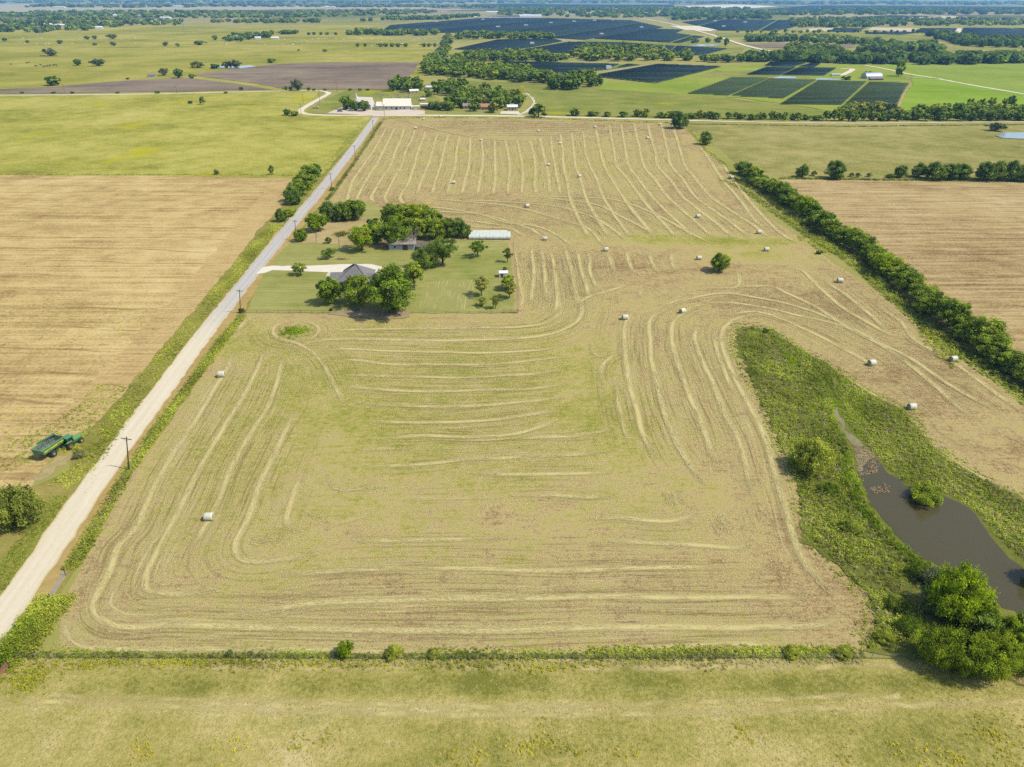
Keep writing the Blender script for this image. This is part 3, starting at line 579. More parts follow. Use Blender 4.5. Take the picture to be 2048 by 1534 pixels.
# mower-width passes of stubble either side of every row
STUB = NB('stubble_pass', 1, 0); n = STUB
def svec(ka, kc):
    cv = n.new('ShaderNodeCombineXYZ'); n.l.new(n.math('MULTIPLY', n.attr('along'), ka), cv.inputs[0]); n.l.new(n.math('MULTIPLY', n.attr('across'), kc), cv.inputs[1])
    n.l.new(n.attr('seed'), cv.inputs[2]); return cv.outputs[0]
a1, a2 = n.noise(1, 4, .65, svec(.04, 1.7), .3), n.noise(1, 3, .6, svec(.02, .55))
fine = n.noise(1.7, 4, .75)
c = n.ramp(n.math('ADD', n.math('MULTIPLY', a1, .75), n.math('MULTIPLY', fine, .3)), [(.30, C(132, 108, 66)), (.42, C(166, 144, 88)), (.55, C(196, 176, 112)), (.72, C(226, 208, 144))])
n.color(n.mix(n.step(a1, .47, .53), C(164, 145, 96), C(224, 208, 148)))
fade = n.math('SUBTRACT', 1.0, n.step(n.math('ABSOLUTE', n.attr('side')), .5, 1.0))
fade = n.math('MULTIPLY', fade, n.attr('tip'))
al = n.math('MULTIPLY', fade, n.math('MULTIPLY', n.step(n.math('ABSOLUTE', n.math('SUBTRACT', n.math('ADD', n.math('MULTIPLY', a1, .8), n.math('MULTIPLY', fine, .2)), .5)), .015, .16), n.step(a2, .22, .52)))
n.alpha(n.math('MULTIPLY', n.math('MULTIPLY', al, n.step(n.noise(.05, 4, .6), .1, .43)), .82))
SV, SF, SA, SS, SX, SE, STP = [], [], [], [], [], [], []; nv = 0
YARD = GP([(484, 630), (528, 545), (600, 470), (655, 400), (740, 400), (830, 448), (905, 474), (1026, 480), (1042, 632)])
WV, WT = [], []; DV, DF, DA, DS, DX, DE, DW, DT = [], [], [], [], [], [], [], []; nd = 0
HAYG = GP(HAYPOLY); BANKG = GP(BANK)
wr = np.random.default_rng(11)
for i, (px, w) in enumerate(rows):
    P, u = path_pts(GP(px), 1.5)
    if len(P) < 4: continue
    N, T = normals(P); P = P + N * wob(u, wr, 14, .22 if P[:, 1].mean() < 330 else .10)[:, None]
    V, Fq, uu, vv, off = strip_arrays(P, u, 5.2, 5.2, .034 + .0006 * i, 5)
    if u[-1] > 30 and np.linalg.norm(P.mean(0)) < 420:     # the passes between this row and the next
        for k_, o_ in enumerate((-7.5, 7.5)):
            V2, F2, u2, v2, x2 = strip_arrays(P + N * o_, u, 4.2, 4.2, .032 + .0006 * i + .0002 * (k_ + 1), 5)
            V2[:, 2] += u2 * 3e-5; SV.append(V2); SF.append(F2 + nv); SA.append(u2); SS.append(v2); SX.append(x2); SE.append(np.full(len(V2), i * 7.31 + 3 + k_)); STP.append(.5 * np.clip(np.minimum(u2, u[-1] - u2) / 22, 0, 1)); nv += len(V2)
    SV.append(V); SF.append(Fq + nv); SA.append(uu); SS.append(vv); SX.append(off); SE.append(np.full(len(V), i * 7.31)); STP.append(np.clip(np.minimum(uu, u[-1] - uu) / 22, 0, 1)); nv += len(V)
    # the row itself: loose straw lying along the path
    depth = np.linalg.norm(P.mean(0))
    near = min(1.0, 170 / depth)
    dens = 13 * w * max(near, .30); m = int(u[-1] * dens)
    hw_ = (.78 + .32 * w) * (1 + .7 * (1 - near)); V, Fq, uu, vv, off = strip_arrays(P, u, hw_, hw_, .15 + .0006 * i, 5)
    DV.append(V); DF.append(Fq + nd); DA.append(uu); DS.append(vv); DX.append(off); DE.append(np.full(len(V), i * 3.17)); DT.append(np.clip(np.minimum(uu, u[-1] - uu) / 8, 0, 1)); DW.append(np.full(len(V), w + .8 * (1 - near))); nd += len(V)
    j = wr.uniform(0, len(P) - 1, m); ji = j.astype(int); fr = (j - ji)[:, None]; jn = np.minimum(ji + 1, len(P) - 1)
    gap = wob(u, wr, 6, 1.0) + wob(u, wr, 25, .8) + wob(u, wr, 2, .5)
    keep = gap[ji] + wr.normal(0, .55, m) > (.35 - .35 * w)
    ji, fr, jn = ji[keep], fr[keep], jn[keep]; m = len(ji)
    if not m: continue
    sw = (.27 + .3 * (1 - near)) + .17 * np.abs(wob(u, wr, 7, 1))
    Q = P[ji] * (1 - fr) + P[jn] * fr + N[ji] * (wr.normal(0, 1, m) * sw[ji] * (1 + .35 * (w > 1)))[:, None]
    th = np.arctan2(T[ji, 1], T[ji, 0]) + wr.normal(0, .32, m)
    L = wr.uniform(.25, .80, m) * (.7 + .3 / near); Wd = wr.uniform(.03, .075, m) / near ** .75
    a = np.stack([np.cos(th), np.sin(th), wr.normal(0, .05, m)], 1) * (L / 2)[:, None]
    b = np.stack([-np.sin(th), np.cos(th), wr.normal(0, .3, m)], 1) * (Wd / 2)[:, None]
    c0 = np.c_[Q, .175 + .0006 * i + wr.uniform(0, .05, m)]
    v4 = np.stack([c0 - a - b, c0 + a - b, c0 + a + b, c0 - a + b], 1)
    ok = inside(HAYG, Q) & ~inside(BANKG, Q) & ~inside(YARD, Q)
    WV.append(v4[ok].reshape(-1, 3)); WT.append(np.repeat(np.clip(wr.normal(.55, .25, ok.sum()), 0, 1), 4))
def clip(Vl, Fl):
    Va = np.vstack(Vl); Fa = np.vstack(Fl); cc = Va[Fa].mean(1)[:, :2]
    q_ = Va[Fa]; d1 = q_[:, 2, :2] - q_[:, 0, :2]; d2 = q_[:, 3, :2] - q_[:, 1, :2]; sg = d1[:, 0] * d2[:, 1] - d1[:, 1] * d2[:, 0]
    return Va, Fa[inside(HAYG, cc) & ~inside(BANKG, cc) & ~inside(YARD, cc) & (sg * np.sign(np.median(sg)) > 0)]
tag(link('stubble', np_mesh('stubble', *clip(SV, SF), {'along': np.concatenate(SA), 'side': np.concatenate(SS), 'across': np.concatenate(SX), 'seed': np.concatenate(SE), 'tip': np.concatenate(STP)}), STUB.m),
    'mower passes of pale and brown stubble across the hayfield', 'stubble', kind='stuff')
ROWM = NB('raked_row', 1, 0); n = ROWM
b1, b2 = n.noise(1, 4, .7, svec(.22, 2.2), .2), n.noise(1, 4, .65, svec(.085, .5))
n.color(n.ramp(n.math('ADD', n.math('MULTIPLY', b1, .6), n.math('MULTIPLY', n.noise(2.2, 4, .75), .45)), [(.3, C(192, 172, 110)), (.5, C(216, 199, 134)), (.75, C(234, 220, 160))]))
fd = n.math('SUBTRACT', 1.0, n.step(n.math('ABSOLUTE', n.attr('side')), .15, 1.0))
fd = n.math('MULTIPLY', n.math('MULTIPLY', fd, n.attr('tip')), .86)
n.alpha(n.math('MULTIPLY', fd, n.step(n.math('ADD', n.math('ADD', n.math('MULTIPLY', b2, 1.1), n.math('MULTIPLY', b1, .6)), n.math('MULTIPLY', n.attr('weight'), .13)),  .635, 1.04)))
tag(link('raked_rows', np_mesh('raked_rows', *clip(DV, DF), {'along': np.concatenate(DA), 'side': np.concatenate(DS), 'across': np.concatenate(DX), 'seed': np.concatenate(DE), 'weight': np.concatenate(DW), 'tip': np.concatenate(DT)}), ROWM.m),
    'thin broken layer of chaff under the raked straw rows', 'chaff', kind='stuff')
WV = np.vstack(WV)
WV[:, 2] = np.maximum(WV[:, 2], .16)
tag(link('straw', np_mesh('straw', WV, quad_faces(len(WV) // 4), {'tint': np.concatenate(WT)}), STRAW), 'loose pale straw raked into long curving rows', 'straw', kind='stuff')

# ================================================================ weeds, verges and grass
rg = np.random.default_rng(21)
def verge(name, mat, px, n, w, rad, hgt, nper, size, label, cat='weeds', wv=None):
    P = along(GP(px), n, w, rg)
    k = np.ones(len(P))
    if wv: k = .35 + 1.0 * np.clip(np.sin(P[:, 1] * .13) * .5 + np.sin(P[:, 1] * .037 + P[:, 0] * .2) * .6 + .5, 0, 1.4)
    return tuft_object(name, P, rg.uniform(rad * .6, rad * 1.3, len(P)) * k, rg.uniform(hgt * .5, hgt * 1.3, len(P)) * k, nper, size, mat, label, cat, rng=rg)
LV = [(160, 985), (190, 925), (225, 868), (268, 808), (320, 738), (375, 668), (430, 600), (482, 541), (530, 482), (560, 450)]
verge('roadside_weeds', WEED, [(118, 972)] + [(x - 8, y) for x, y in LV[1:]], 2600, 3.0, .7, .8, 14, .26, 'tall pale green weeds on the left bank of the road', wv=1)
verge('roadside_grass', WEED_B, [(x + 2, y) for x, y in LV], 1500, 1.8, .35, .35, 9, .22, 'short green grass beside the left edge of the road', 'grass', wv=1)
verge('roadside_grass', WEED, [(-10, 1180), (30, 1115), (80, 1050), (120, 995)], 900, 2.0, .3, .3, 9, .22, 'low green grass at the bottom left of the road', 'grass')
verge('roadside_grass', WEED_B, [(560, 448), (612, 386), (660, 330), (705, 272), (735, 240)], 900, 3.2, .5, .35, 8, .4, 'bright green mown strip beside the far road', 'grass')
RV = [(142, 1136), (178, 1075), (215, 1010), (258, 940), (300, 880), (345, 815), (395, 748), (440, 688), (483, 632)]
verge('fence_weeds', WEED, RV, 2600, 1.5, .6, .75, 15, .24, 'green weeds along the wire fence right of the road', wv=1)
verge('fence_weeds', WEED_K, RV, 500, 1.3, .6, .7, 14, .26, 'dark green brambles along the wire fence right of the road', wv=1)
verge('fence_weeds', WEED_K, [(655, 400), (690, 352), (720, 310), (745, 272), (762, 244)], 900, 1.0, .7, .8, 10, .45, 'dark weeds under the wire fence of the far hayfield', wv=1)
verge('corner_thicket', WEED, [(112, 1200), (85, 1235), (60, 1265), (35, 1295), (5, 1325)], 650, 3.2, .9, 1.5, 26, .26, 'waist high green thicket in the left fence corner')
verge('corner_thicket', WEED_B, [(60, 1240), (30, 1290), (0, 1330)], 240, 1.6, .9, 1.6, 26, .26, 'bluish green bushes in the left fence corner')
FB = [(40, 1308), (400, 1309), (800, 1310), (1200, 1310), (1500, 1309), (1720, 1306)]
verge('fence_grass', WEED_B, FB, 1000, .9, .45, .55, 13, .2, 'bright green weeds growing through the bottom fence', wv=1)
verge('fence_grass', WEED_K, [(x, y + 4) for x, y in FB], 650, .5, .4, .6, 13, .2, 'dark weeds at the foot of the bottom fence')
verge('fence_grass', WEED, [(x, y - 6) for x, y in FB], 1200, .9, .35, .3, 9, .2, 'short green grass inside the bottom fence', wv=1)
verge('fence_grass', WEED, [(1180, 1304), (1400, 1304), (1700, 1303)], 520, 1.1, .5, .7, 15, .22, 'thick green weeds inside the right end of the bottom fence')
verge('dry_grass', DRYG, [(x, y + 16) for x, y in FB], 1200, .8, .3, .25, 8, .2, 'dry straw coloured grass outside the bottom fence')
def blob(poly_or_pts, n, r): return np.vstack([G(x, y) + rg.normal(0, 1, (k, 2)) * np.array((rx, ry)) for x, y, rx, ry, k in poly_or_pts])
FL = blob([(60, 1350, 2.2, 1.2, 95), (40, 1335, 3, 1.2, 80), (50, 1374, 2.5, .8, 40), (150, 1330, 2.2, .5, 36), (190, 1331, 2.4, .5, 40), (230, 1327, 1, .4, 14), (300, 1328, 2, .4, 22), (350, 1326, 4, .6, 60), (430, 1326, 5, .6, 70), (480, 1330, 3, .6, 26), (560, 1331, 3, .5, 24), (640, 1328, 2, .5, 20),
           (690, 1334, 5, .5, 34), (760, 1335, 3, .4, 18), (850, 1337, 2, .4, 14), (945, 1334, 2.6, .7, 40), (1040, 1334, 2, .8, 28), (1080, 1337, 1.5, .5, 14), (1115, 1335, 2.5, .5, 22), (1190, 1333, 2, .5, 12), (1430, 1340, 1.2, .3, 6)], 1, 1)
tuft_object('wildflowers', FL, rg.uniform(.25, .55, len(FL)), rg.uniform(.4, .8, len(FL)), 22, .17, WEED_Y, 'yellow wildflowers in bloom below the bottom fence', 'wildflowers', rng=rg)
FL = blob([(280, 1490, 1, .7, 14), (292, 1508, .8, .8, 16), (470, 1490, 2, 1, 20), (600, 1490, 1.5, .8, 22), (650, 1478, 1.5, 1, 10), (955, 1505, .8, 1.6, 22), (905, 1515, 1.2, .8, 12), (1040, 1495, 2, 1, 30), (1080, 1488, 1.8, .8, 30), (1100, 1455, 1, .6, 8), (1150, 1500, 1.4, 1, 22), (1250, 1505, 2, 1, 16), (1478, 1455, .8, .3, 10), (1490, 1480, 1.4, .6, 14),
           (1695, 1518, .8, .5, 8), (1860, 1500, 2, .7, 14), (1880, 1530, 2.2, .5, 18), (1910, 1520, 1, 1, 14), (1975, 1470, 2, .8, 34), (2010, 1490, 2.4, 1.2, 36), (2035, 1440, 2, 1, 16), (2020, 1520, 2, .8, 24), (1970, 1440, 1.5, .5, 8), (1790, 1500, .6, 1.2, 8)], 1, 1)
tuft_object('wildflowers', FL, rg.uniform(.2, .42, len(FL)), rg.uniform(.3, .55, len(FL)), 18, .15, WEED_Y, 'scattered yellow wildflower clumps in the near pasture', 'wildflowers', rng=rg)
gp = scatter(GP([(-200, 1345), (2200, 1345), (2500, 1600), (-400, 1600)]), 15000, rg)
tuft_object('pasture_grass', gp, rg.uniform(.08, .2, len(gp)), rg.uniform(.06, .16, len(gp)), 4, .13, leaf_mat('pasture_blade', (.17, .16, .06), (.36, .32, .13), .1), 'short grazed grass of the near pasture', 'grass', rng=rg)
# tufts in the tan field and the two mown islands
gp = scatter(GP([(-100, 540), (400, 540), (330, 640), (120, 850), (-100, 950)]), 1500, rg); gp = gp[(np.sin(gp[:, 1] * .09) + rg.normal(0, .7, len(gp))) > .2]
tuft_object('field_weeds', gp, rg.uniform(.25, .8, len(gp)), rg.uniform(.1, .3, len(gp)), 8, .3, WEED, 'scattered low weeds in the tan field', 'weeds', rng=rg)
gp = along(GP([(-30, 930), (40, 905), (100, 880), (190, 825), (240, 770)]), 700, 7, rg)
tuft_object('field_weeds', gp, rg.uniform(.25, .8, len(gp)), rg.uniform(.15, .5, len(gp)), 10, .28, WEED, 'thin weeds round the green farm machines', 'weeds', rng=rg)
gp = G(590, 662) + rg.normal(0, 1, (240, 2)) * (2.3, 2.0)
tuft_object('weed_island', gp, rg.uniform(.5, 1, len(gp)), rg.uniform(.4, 1.1, len(gp)), 16, .3, WEED_B, 'unmown oval patch of green weeds in the hayfield', 'weeds', rng=rg)
# pond corner: waist-high growth
mud = GP([(1668, 816), (1676, 813), (1684, 832), (1712, 870), (1740, 895), (1760, 918), (1775, 942), (1730, 956), (1706, 946), (1702, 900), (1684, 868), (1670, 838)])
def pond_pts(px, k):
    P = scatter(GP(px), k, rg); return P[~inside(POND_G, P) & ~inside(mud, P)]
POND_G = GP(POND)
EB = [(1600, 700), (1653, 727), (1742, 791), (1811, 824), (1834, 860), (1868, 895), (1922, 936), (2048, 1002), (2150, 1060), (2150, 1160), (2048, 1120), (2001, 1080), (1950, 1020), (1900, 990), (1800, 960), (1740, 900), (1690, 830), (1660, 770)]
WB = [(1472, 664), (1504, 655), (1552, 668), (1600, 700), (1640, 760), (1670, 830), (1700, 900), (1712, 960), (1740, 1024), (1800, 1090), (1850, 1130), (1850, 1200), (1830, 1290), (1724, 1300), (1751, 1241), (1741, 1197), (1676, 1129), (1611, 1070), (1596, 972), (1561, 890), (1501, 757)]
P = pond_pts(WB, 4600)
P = P[np.sin(P[:, 0] * .21 + 3 * np.sin(P[:, 1] * .07)) * np.sin(P[:, 1] * .16 + 1) < .62]
big = np.clip(.75 + .7 * np.sin(P[:, 0] * .4 + np.sin(P[:, 1] * .3) * 2) * np.sin(P[:, 1] * .33), .35, 1.4)
tuft_object('tall_weeds', P, rg.uniform(.5, 1.3, len(P)) * big, rg.uniform(.5, 1.7, len(P)) * big, 22, .30, WEED, 'tall pale green weeds on the near bank of the pond', 'weeds', rng=rg)
P = pond_pts([(1560, 700), (1640, 760), (1690, 860), (1712, 960), (1760, 1050), (1700, 1060), (1640, 900)], 420)
tuft_object('tall_weeds', P, rg.uniform(.5, 1.2, len(P)), rg.uniform(.6, 1.5, len(P)), 20, .3, LEAF_B, 'lime green weeds scattered on the near bank of the pond', 'weeds', rng=rg)
P = pond_pts(WB, 520)
tuft_object('tall_grass', P, rg.uniform(.4, .9, len(P)), rg.uniform(.8, 1.9, len(P)), 16, .75, DRYG, 'straw coloured tall grass among the pond weeds', 'grass', rng=rg, aspect=.1, up=.1)
P = pond_pts([(1690, 900), (1712, 960), (1740, 1024), (1800, 1090), (1850, 1130), (1830, 1140), (1770, 1090), (1710, 1020), (1680, 940)], 190)
tuft_object('reeds', P, rg.uniform(.3, .7, len(P)), rg.uniform(1.0, 2.2, len(P)), 18, .9, WEED_B, 'bright green reeds at the near edge of the pond', 'reeds', rng=rg, aspect=.1, up=.05)
P = pond_pts(EB, 420)
tuft_object('tall_grass', P, rg.uniform(.4, .9, len(P)), rg.uniform(.6, 1.4, len(P)), 16, .7, DRYG, 'straw coloured tall grass on the far bank of the pond', 'grass', rng=rg, aspect=.1, up=.1)
P = pond_pts(WB, 330)
tuft_object('dead_weeds', P, rg.uniform(.5, 1.3, len(P)), rg.uniform(.3, .9, len(P)), 16, .28, WEED_R, 'brown dry weeds scattered on the near bank of the pond', 'weeds', rng=rg)
P = pond_pts(WB, 900)
tuft_object('tall_weeds', P, rg.uniform(.4, 1.0, len(P)), rg.uniform(.7, 1.9, len(P)), 18, .30, WEED_K, 'dark green weeds among the paler ones by the pond', 'weeds', rng=rg)
P = pond_pts([(1540, 668), (1590, 695), (1660, 735), (1720, 790), (1760, 850), (1700, 880), (1716, 950), (1745, 1020), (1700, 960), (1680, 880), (1640, 800), (1590, 740), (1560, 700)], 2300)
tuft_object('marsh_grass', P, rg.uniform(.4, 1.0, len(P)), rg.uniform(.25, .8, len(P)), 16, .28, WEED_B, 'bright green marsh grass along the muddy channel', 'grass', rng=rg)
P = pond_pts(EB, 2600)
tuft_object('marsh_weeds', P, rg.uniform(.45, 1.1, len(P)), rg.uniform(.4, 1.1, len(P)), 18, .30, WEED, 'weeds on the far bank between pond and hayfield', 'weeds', rng=rg)
P = pond_pts(EB, 900)
tuft_object('marsh_weeds', P, rg.uniform(.4, 1.0, len(P)), rg.uniform(.3, .9, len(P)), 16, .28, WEED_B, 'bright green weeds on the far bank of the pond', 'weeds', rng=rg)
P = np.vstack([pond_pts(EB, 620), pond_pts([(1590, 690), (1653, 727), (1720, 790), (1760, 870), (1700, 840), (1640, 760)], 160), scatter(GP([(1705, 890), (1735, 895), (1760, 925), (1752, 948), (1716, 955)]), 230, rg), scatter(GP([(1742, 978), (1775, 970), (1782, 985), (1750, 990)]), 50, rg), scatter(GP([(1990, 1020), (2040, 1040), (2048, 1060), (2010, 1060)]), 40, rg)])
tuft_object('dead_weeds', P, rg.uniform(.3, .9, len(P)), rg.uniform(.15, .6, len(P)), 16, .25, WEED_R, 'reddish brown dead weeds at the head of the pond', 'weeds', rng=rg)
BE = [(1724, 1290), (1751, 1241), (1741, 1197), (1717, 1170), (1676, 1129), (1628, 1094), (1611, 1070), (1606, 1036), (1596, 972), (1577, 918), (1561, 890), (1536, 817), (1501, 757), (1471, 690), (1475, 655), (1520, 652), (1596, 695), (1685, 750), (1742, 788), (1811, 820), (1834, 856), (1868, 891), (1922, 932), (1985, 970), (2060, 1004)]
P = along(GP(BE), 1500, 2.6, rg)
tuft_object('field_edge_grass', P, rg.uniform(.2, .7, len(P)), rg.uniform(.15, .55, len(P)), 12, .26, WEED, 'ragged weeds where the pond bank meets the mown field', 'grass', rng=rg)
HU = [(1445, 366), (1495, 390), (1550, 430), (1610, 472), (1655, 500), (1715, 540), (1775, 595), (1820, 636), (1880, 688), (1945, 732), (2020, 785), (2110, 850)]
verge('hedge_undergrowth', WEED, [(x, y - 6) for x, y in HU], 1500, 2.2, .9, 1.1, 16, .45, 'pale green undergrowth at the foot of the diagonal hedgerow', wv=1)
verge('hedge_undergrowth', WEED_K, [(x + 16, y - 10) for x, y in HU], 900, 2.5, 1.1, 1.6, 18, .5, 'dark undergrowth under the diagonal hedgerow trees')
P = np.vstack([scatter(GP([(1836, 655), (1890, 660), (1930, 710), (1900, 740), (1850, 690)]), 160, rg), scatter(GP([(1590, 475), (1640, 468), (1680, 500), (1660, 512)]), 150, rg)])
tuft_object('hedge_weeds', P, rg.uniform(.7, 1.5, len(P)), rg.uniform(.8, 1.7, len(P)), 20, .4, WEED, 'pale weeds spreading from the diagonal hedgerow into the field', 'weeds', rng=rg)
verge('field_edge_weeds', WEED_K, [(1560, 357), (1700, 359), (1850, 361), (2060, 363)], 500, 1.6, .9, 1.0, 10, .6, 'dark weeds along the edge of the stubble field')
verge('field_edge_weeds', WEED, [(-20, 349), (200, 349.5), (450, 350), (585, 351)], 500, 1.0, .7, .7, 8, .5, 'weeds along the top edge of the tan field')
verge('field_edge_weeds', WEED, [(1378, 258), (1405, 292), (1440, 322), (1475, 352)], 350, 1.4, .9, .8, 10, .5, 'green weeds along the curved edge of the far hayfield')
verge('lane_weeds', WEED_K, [(1340, 248), (1500, 250), (1700, 253), (1900, 251), (2150, 249)], 900, 1.5, .9, .8, 8, .7, 'dark green weeds along the near side of the white east road')
verge('lane_weeds', WEED, [(768, 236), (900, 236), (1040, 237), (1200, 241), (1340, 246)], 900, 1.6, .9, .9, 8, .7, 'green weeds between the far hayfield and the white road')
# ================================================================ trees
def crown_mesh(seed, W, Hh, base, ncl, nleaf, size, shape='round', gap=.25, droop=0, twin=0):
    """leaf clumps spread through the crown's volume; unit is metres."""
    r = np.random.default_rng(seed)
    rz = (Hh - base) / 2; cz = base + rz
    C0 = []
    lob = r.normal(0, 1, (5, 3)); lob /= np.linalg.norm(lob, axis=1)[:, None]; la = r.uniform(.05, .5, 5)
    while len(C0) < ncl:
        d = r.normal(size=3); d /= np.linalg.norm(d)
        rad = r.uniform(.2, 1) ** .45
        k = 1 + sum(a * max(0, d @ l) ** 3 for a, l in zip(la, lob)) - .35 * r.random() ** 2
        z = d[2] * rad
        if shape == 'cone': k *= .45 + .55 * (1 - z) / 2 * 1.6
        elif shape == 'dome': k *= 1.05 if z > -.3 else 1.0
        elif shape == 'vase': k *= .55 + .5 * (z + 1) / 2 + .1
        elif shape == 'bush': k *= 1.0 - .15 * max(0, z)
        if r.random() < 2.2 * gap * (.45 + .5 * math.sin(3 * d[0] + seed) * math.cos(4 * d[1] + 2 * seed)): continue
        C0.append((d[0] * rad * k * W / 2 * .86, d[1] * rad * k * W / 2 * .86, cz + z * rz * .88))
    C0 = np.array(C0)
    cr = r.uniform(.09, .17, ncl) * W * min(1, (110 / ncl) ** .5)
    per = nleaf // ncl
    k = r.normal(size=(ncl, per, 3)); k /= np.linalg.norm(k, axis=2)[:, :, None]
    q = k * (r.uniform(0, 1, (ncl, per, 1)) ** .5) * cr[:, None, None]
    q[:, :, 2] *= .75
    if droop: q[:, :, 2] -= droop * r.uniform(0, 1, (ncl, per)) ** 2
    P = (C0[:, None, :] + q).reshape(-1, 3)
    P[:, 2] = np.maximum(P[:, 2], .15)
    out = (P - (0, 0, cz * .9)); out /= np.linalg.norm(out, axis=1)[:, None] + 1e-6
    V = leaf_quads(P, size, .5 * out + .5 * k.reshape(-1, 3), .5, r, .62, .25)
    t = np.clip(np.repeat(r.normal(.47, .26, ncl), per) + r.normal(0, .16, ncl * per), 0, 1)
    return V, np.repeat(t, 4), C0
def trunk_mb(seed, Hh, base, C0, rad, limbs=7, lean=.04):
    r = np.random.default_rng(seed + 900); mb = MB()
    topz = base + (Hh - base) * .55
    lx, ly = r.normal(0, lean, 2) * Hh
    f = lambda z: np.array((lx * (z / Hh) ** 1.5, ly * (z / Hh) ** 1.5, z))
    zs = np.linspace(-.15, topz, 6)
    mb.tube([f(max(z, 0)) if z > 0 else np.array((0, 0, z)) for z in zs], [rad * 1.35, rad * 1.0, rad * .85, rad * .65, rad * .45, rad * .22], 7)
    for i in r.choice(len(C0), min(limbs, len(C0)), replace=False):
        c = C0[i]; z0 = r.uniform(base * .55, base + (topz - base) * .7)
        a = f(z0); m = a * .5 + c * .5 + np.array((0, 0, -.06 * Hh * r.random()))
        mb.tube([a, m, c], [rad * .5, rad * .28, rad * .08], 5)
    return mb
PROTO = {}
def proto(key, mat, seed, W, Hh, base, ncl, nleaf, size, shape='round', gap=.25, rad=None, limbs=7, droop=0, bark=None, joined=False):
    V, t, C0 = crown_mesh(seed, W, Hh, base, ncl, nleaf, size, shape, gap, droop)
    cm = np_mesh('crown', V, quad_faces(len(V) // 4), {'tint': t}); cm.materials.append(mat)
    mb = trunk_mb(seed, Hh, base, C0, rad or W * .035, limbs)
    tm = bpy.data.meshes.new('trunk'); bmesh.ops.recalc_face_normals(mb.bm, faces=mb.bm.faces)
    if joined:                                   # far trees: trunk and crown in one mesh
        bm = bmesh.new(); bm.from_mesh(cm); n0 = len(bm.faces)
        mb.bm.to_mesh(tm); bm.from_mesh(tm); bm.faces.ensure_lookup_table()
        for fc in bm.faces[n0:]: fc.material_index = 1
        bm.to_mesh(cm); bm.free(); cm.materials.append(bark or BARK); PROTO[key] = (cm, None, W, Hh)
    else:
        mb.bm.to_mesh(tm); tm.materials.append(bark or BARK); PROTO[key] = (cm, tm, W, Hh)
    mb.bm.free()
def tree(name, key, xy, W, Hh, label, group=None, cat='tree', rz=None, r=RNG):
    cm, tm, w0, h0 = PROTO[key]
    sc = (W / w0, W / w0, Hh / h0); rz = r.uniform(0, 6.28) if rz is None else rz
    if tm is None:
        o = link(name, cm); o.location = (xy[0], xy[1], 0); o.rotation_euler = (0, 0, rz); o.scale = sc
    else:
        o = empty(name, (xy[0], xy[1], 0), rz); o.scale = sc
        link('crown', cm, None, o); link('trunk', tm, None, o)
    return tag(o, label, cat, group)
def ptree(name, key, px, py, wpx, hpx, label, group=None, cat='tree', rz=None):
    s = mpp(px, py); W = wpx * s; ca = cosa(py); sa = math.sqrt(1 - ca * ca)
    Hh = max(.45 * W, (hpx * s - .38 * W * sa) / ca)
    return tree(name, key, G(px, py), W, Hh, label, group, cat, rz)
# near and yard trees
proto('oak', LEAF, 1, 10, 9, .7, 85, 9500, .40, 'round', .2)
proto('oak2', LEAF, 2, 10, 9, .6, 80, 9000, .40, 'dome', .25)
proto('pecan', LEAF, 3, 12, 15, .4, 130, 15000, .46, 'round', .15)
proto('ash', LEAF, 4, 7, 9.5, 2.2, 70, 6500, .36, 'round', .25)
proto('open', LEAF_D, 5, 12, 11, 2.6, 60, 6500, .42, 'vase', .4, limbs=16)
proto('juniper', LEAF_D, 6, 12, 9, .6, 95, 9500, .40, 'dome', .25)
proto('young', LEAF, 7, 6, 6.5, 1.8, 50, 4200, .30, 'round', .35)
proto('young2', LEAF_O, 8, 6, 7.5, 2.0, 45, 3600, .30, 'vase', .4)
proto('shrub', LEAF_D, 9, 3, 3.6, .05, 40, 2600, .22, 'cone', .1)
proto('lean', LEAF_B, 10, 9, 11, 1.4, 70, 7000, .38, 'vase', .3)
proto('bush2', WEED, 112, 11, 6, .1, 120, 15000, .32, 'bush', .2)
proto('bush', LEAF_O, 12, 11, 6, .1, 120, 17000, .30, 'bush', .1)
proto('hedge1', LEAF, 13, 10, 9, .5, 85, 8500, .46, 'dome', .2)
proto('hedge2', LEAF, 14, 10, 10, .4, 85, 8500, .46, 'round', .2)
proto('hedge3', LEAF_B, 15, 9, 7, .3, 70, 6500, .44, 'dome', .2)
proto('hedge4', LEAF_D, 16, 10, 8, .3, 80, 7000, .46, 'bush', .2)
proto('willow', LEAF_B, 17, 15, 10, .5, 300, 26000, .36, 'dome', .1, droop=1.6)
proto('mesquite', LEAF_L, 18, 16, 9, .3, 260, 23000, .38, 'dome', .4, droop=1.2)
proto('pond_bush', LEAF, 19, 9, 3.2, .05, 90, 14000, .26, 'bush', .08)
proto('grey_bush', LEAF_G, 20, 8, 5, .1, 80, 11000, .25, 'bush', .15)
# far trees, trunk and crown together
proto('far1', LEAF, 31, 10, 10, .1, 44, 1300, 1.1, 'round', .1, limbs=2, joined=True)
proto('far2', LEAF, 32, 11, 9, .05, 44, 1300, 1.1, 'dome', .1, limbs=2, joined=True)
proto('far3', LEAF_D, 33, 9, 9, .05, 40, 1100, 1.05, 'dome', .1, limbs=2, joined=True)
proto('far4', LEAF_O, 34, 10, 8, .1, 40, 1100, 1.1, 'round', .15, limbs=3, joined=True)
proto('far5', LEAF_G, 35, 12, 8, .5, 36, 900, 1.1, 'vase', .3, limbs=4, joined=True)
proto('cedar', LEAF_D, 36, 7, 8, .05, 34, 1100, .8, 'cone', .1, limbs=1, joined=True)
proto('farbush', LEAF_D, 37, 6, 4, .0, 24, 700, .75, 'bush', .1, limbs=1, joined=True)

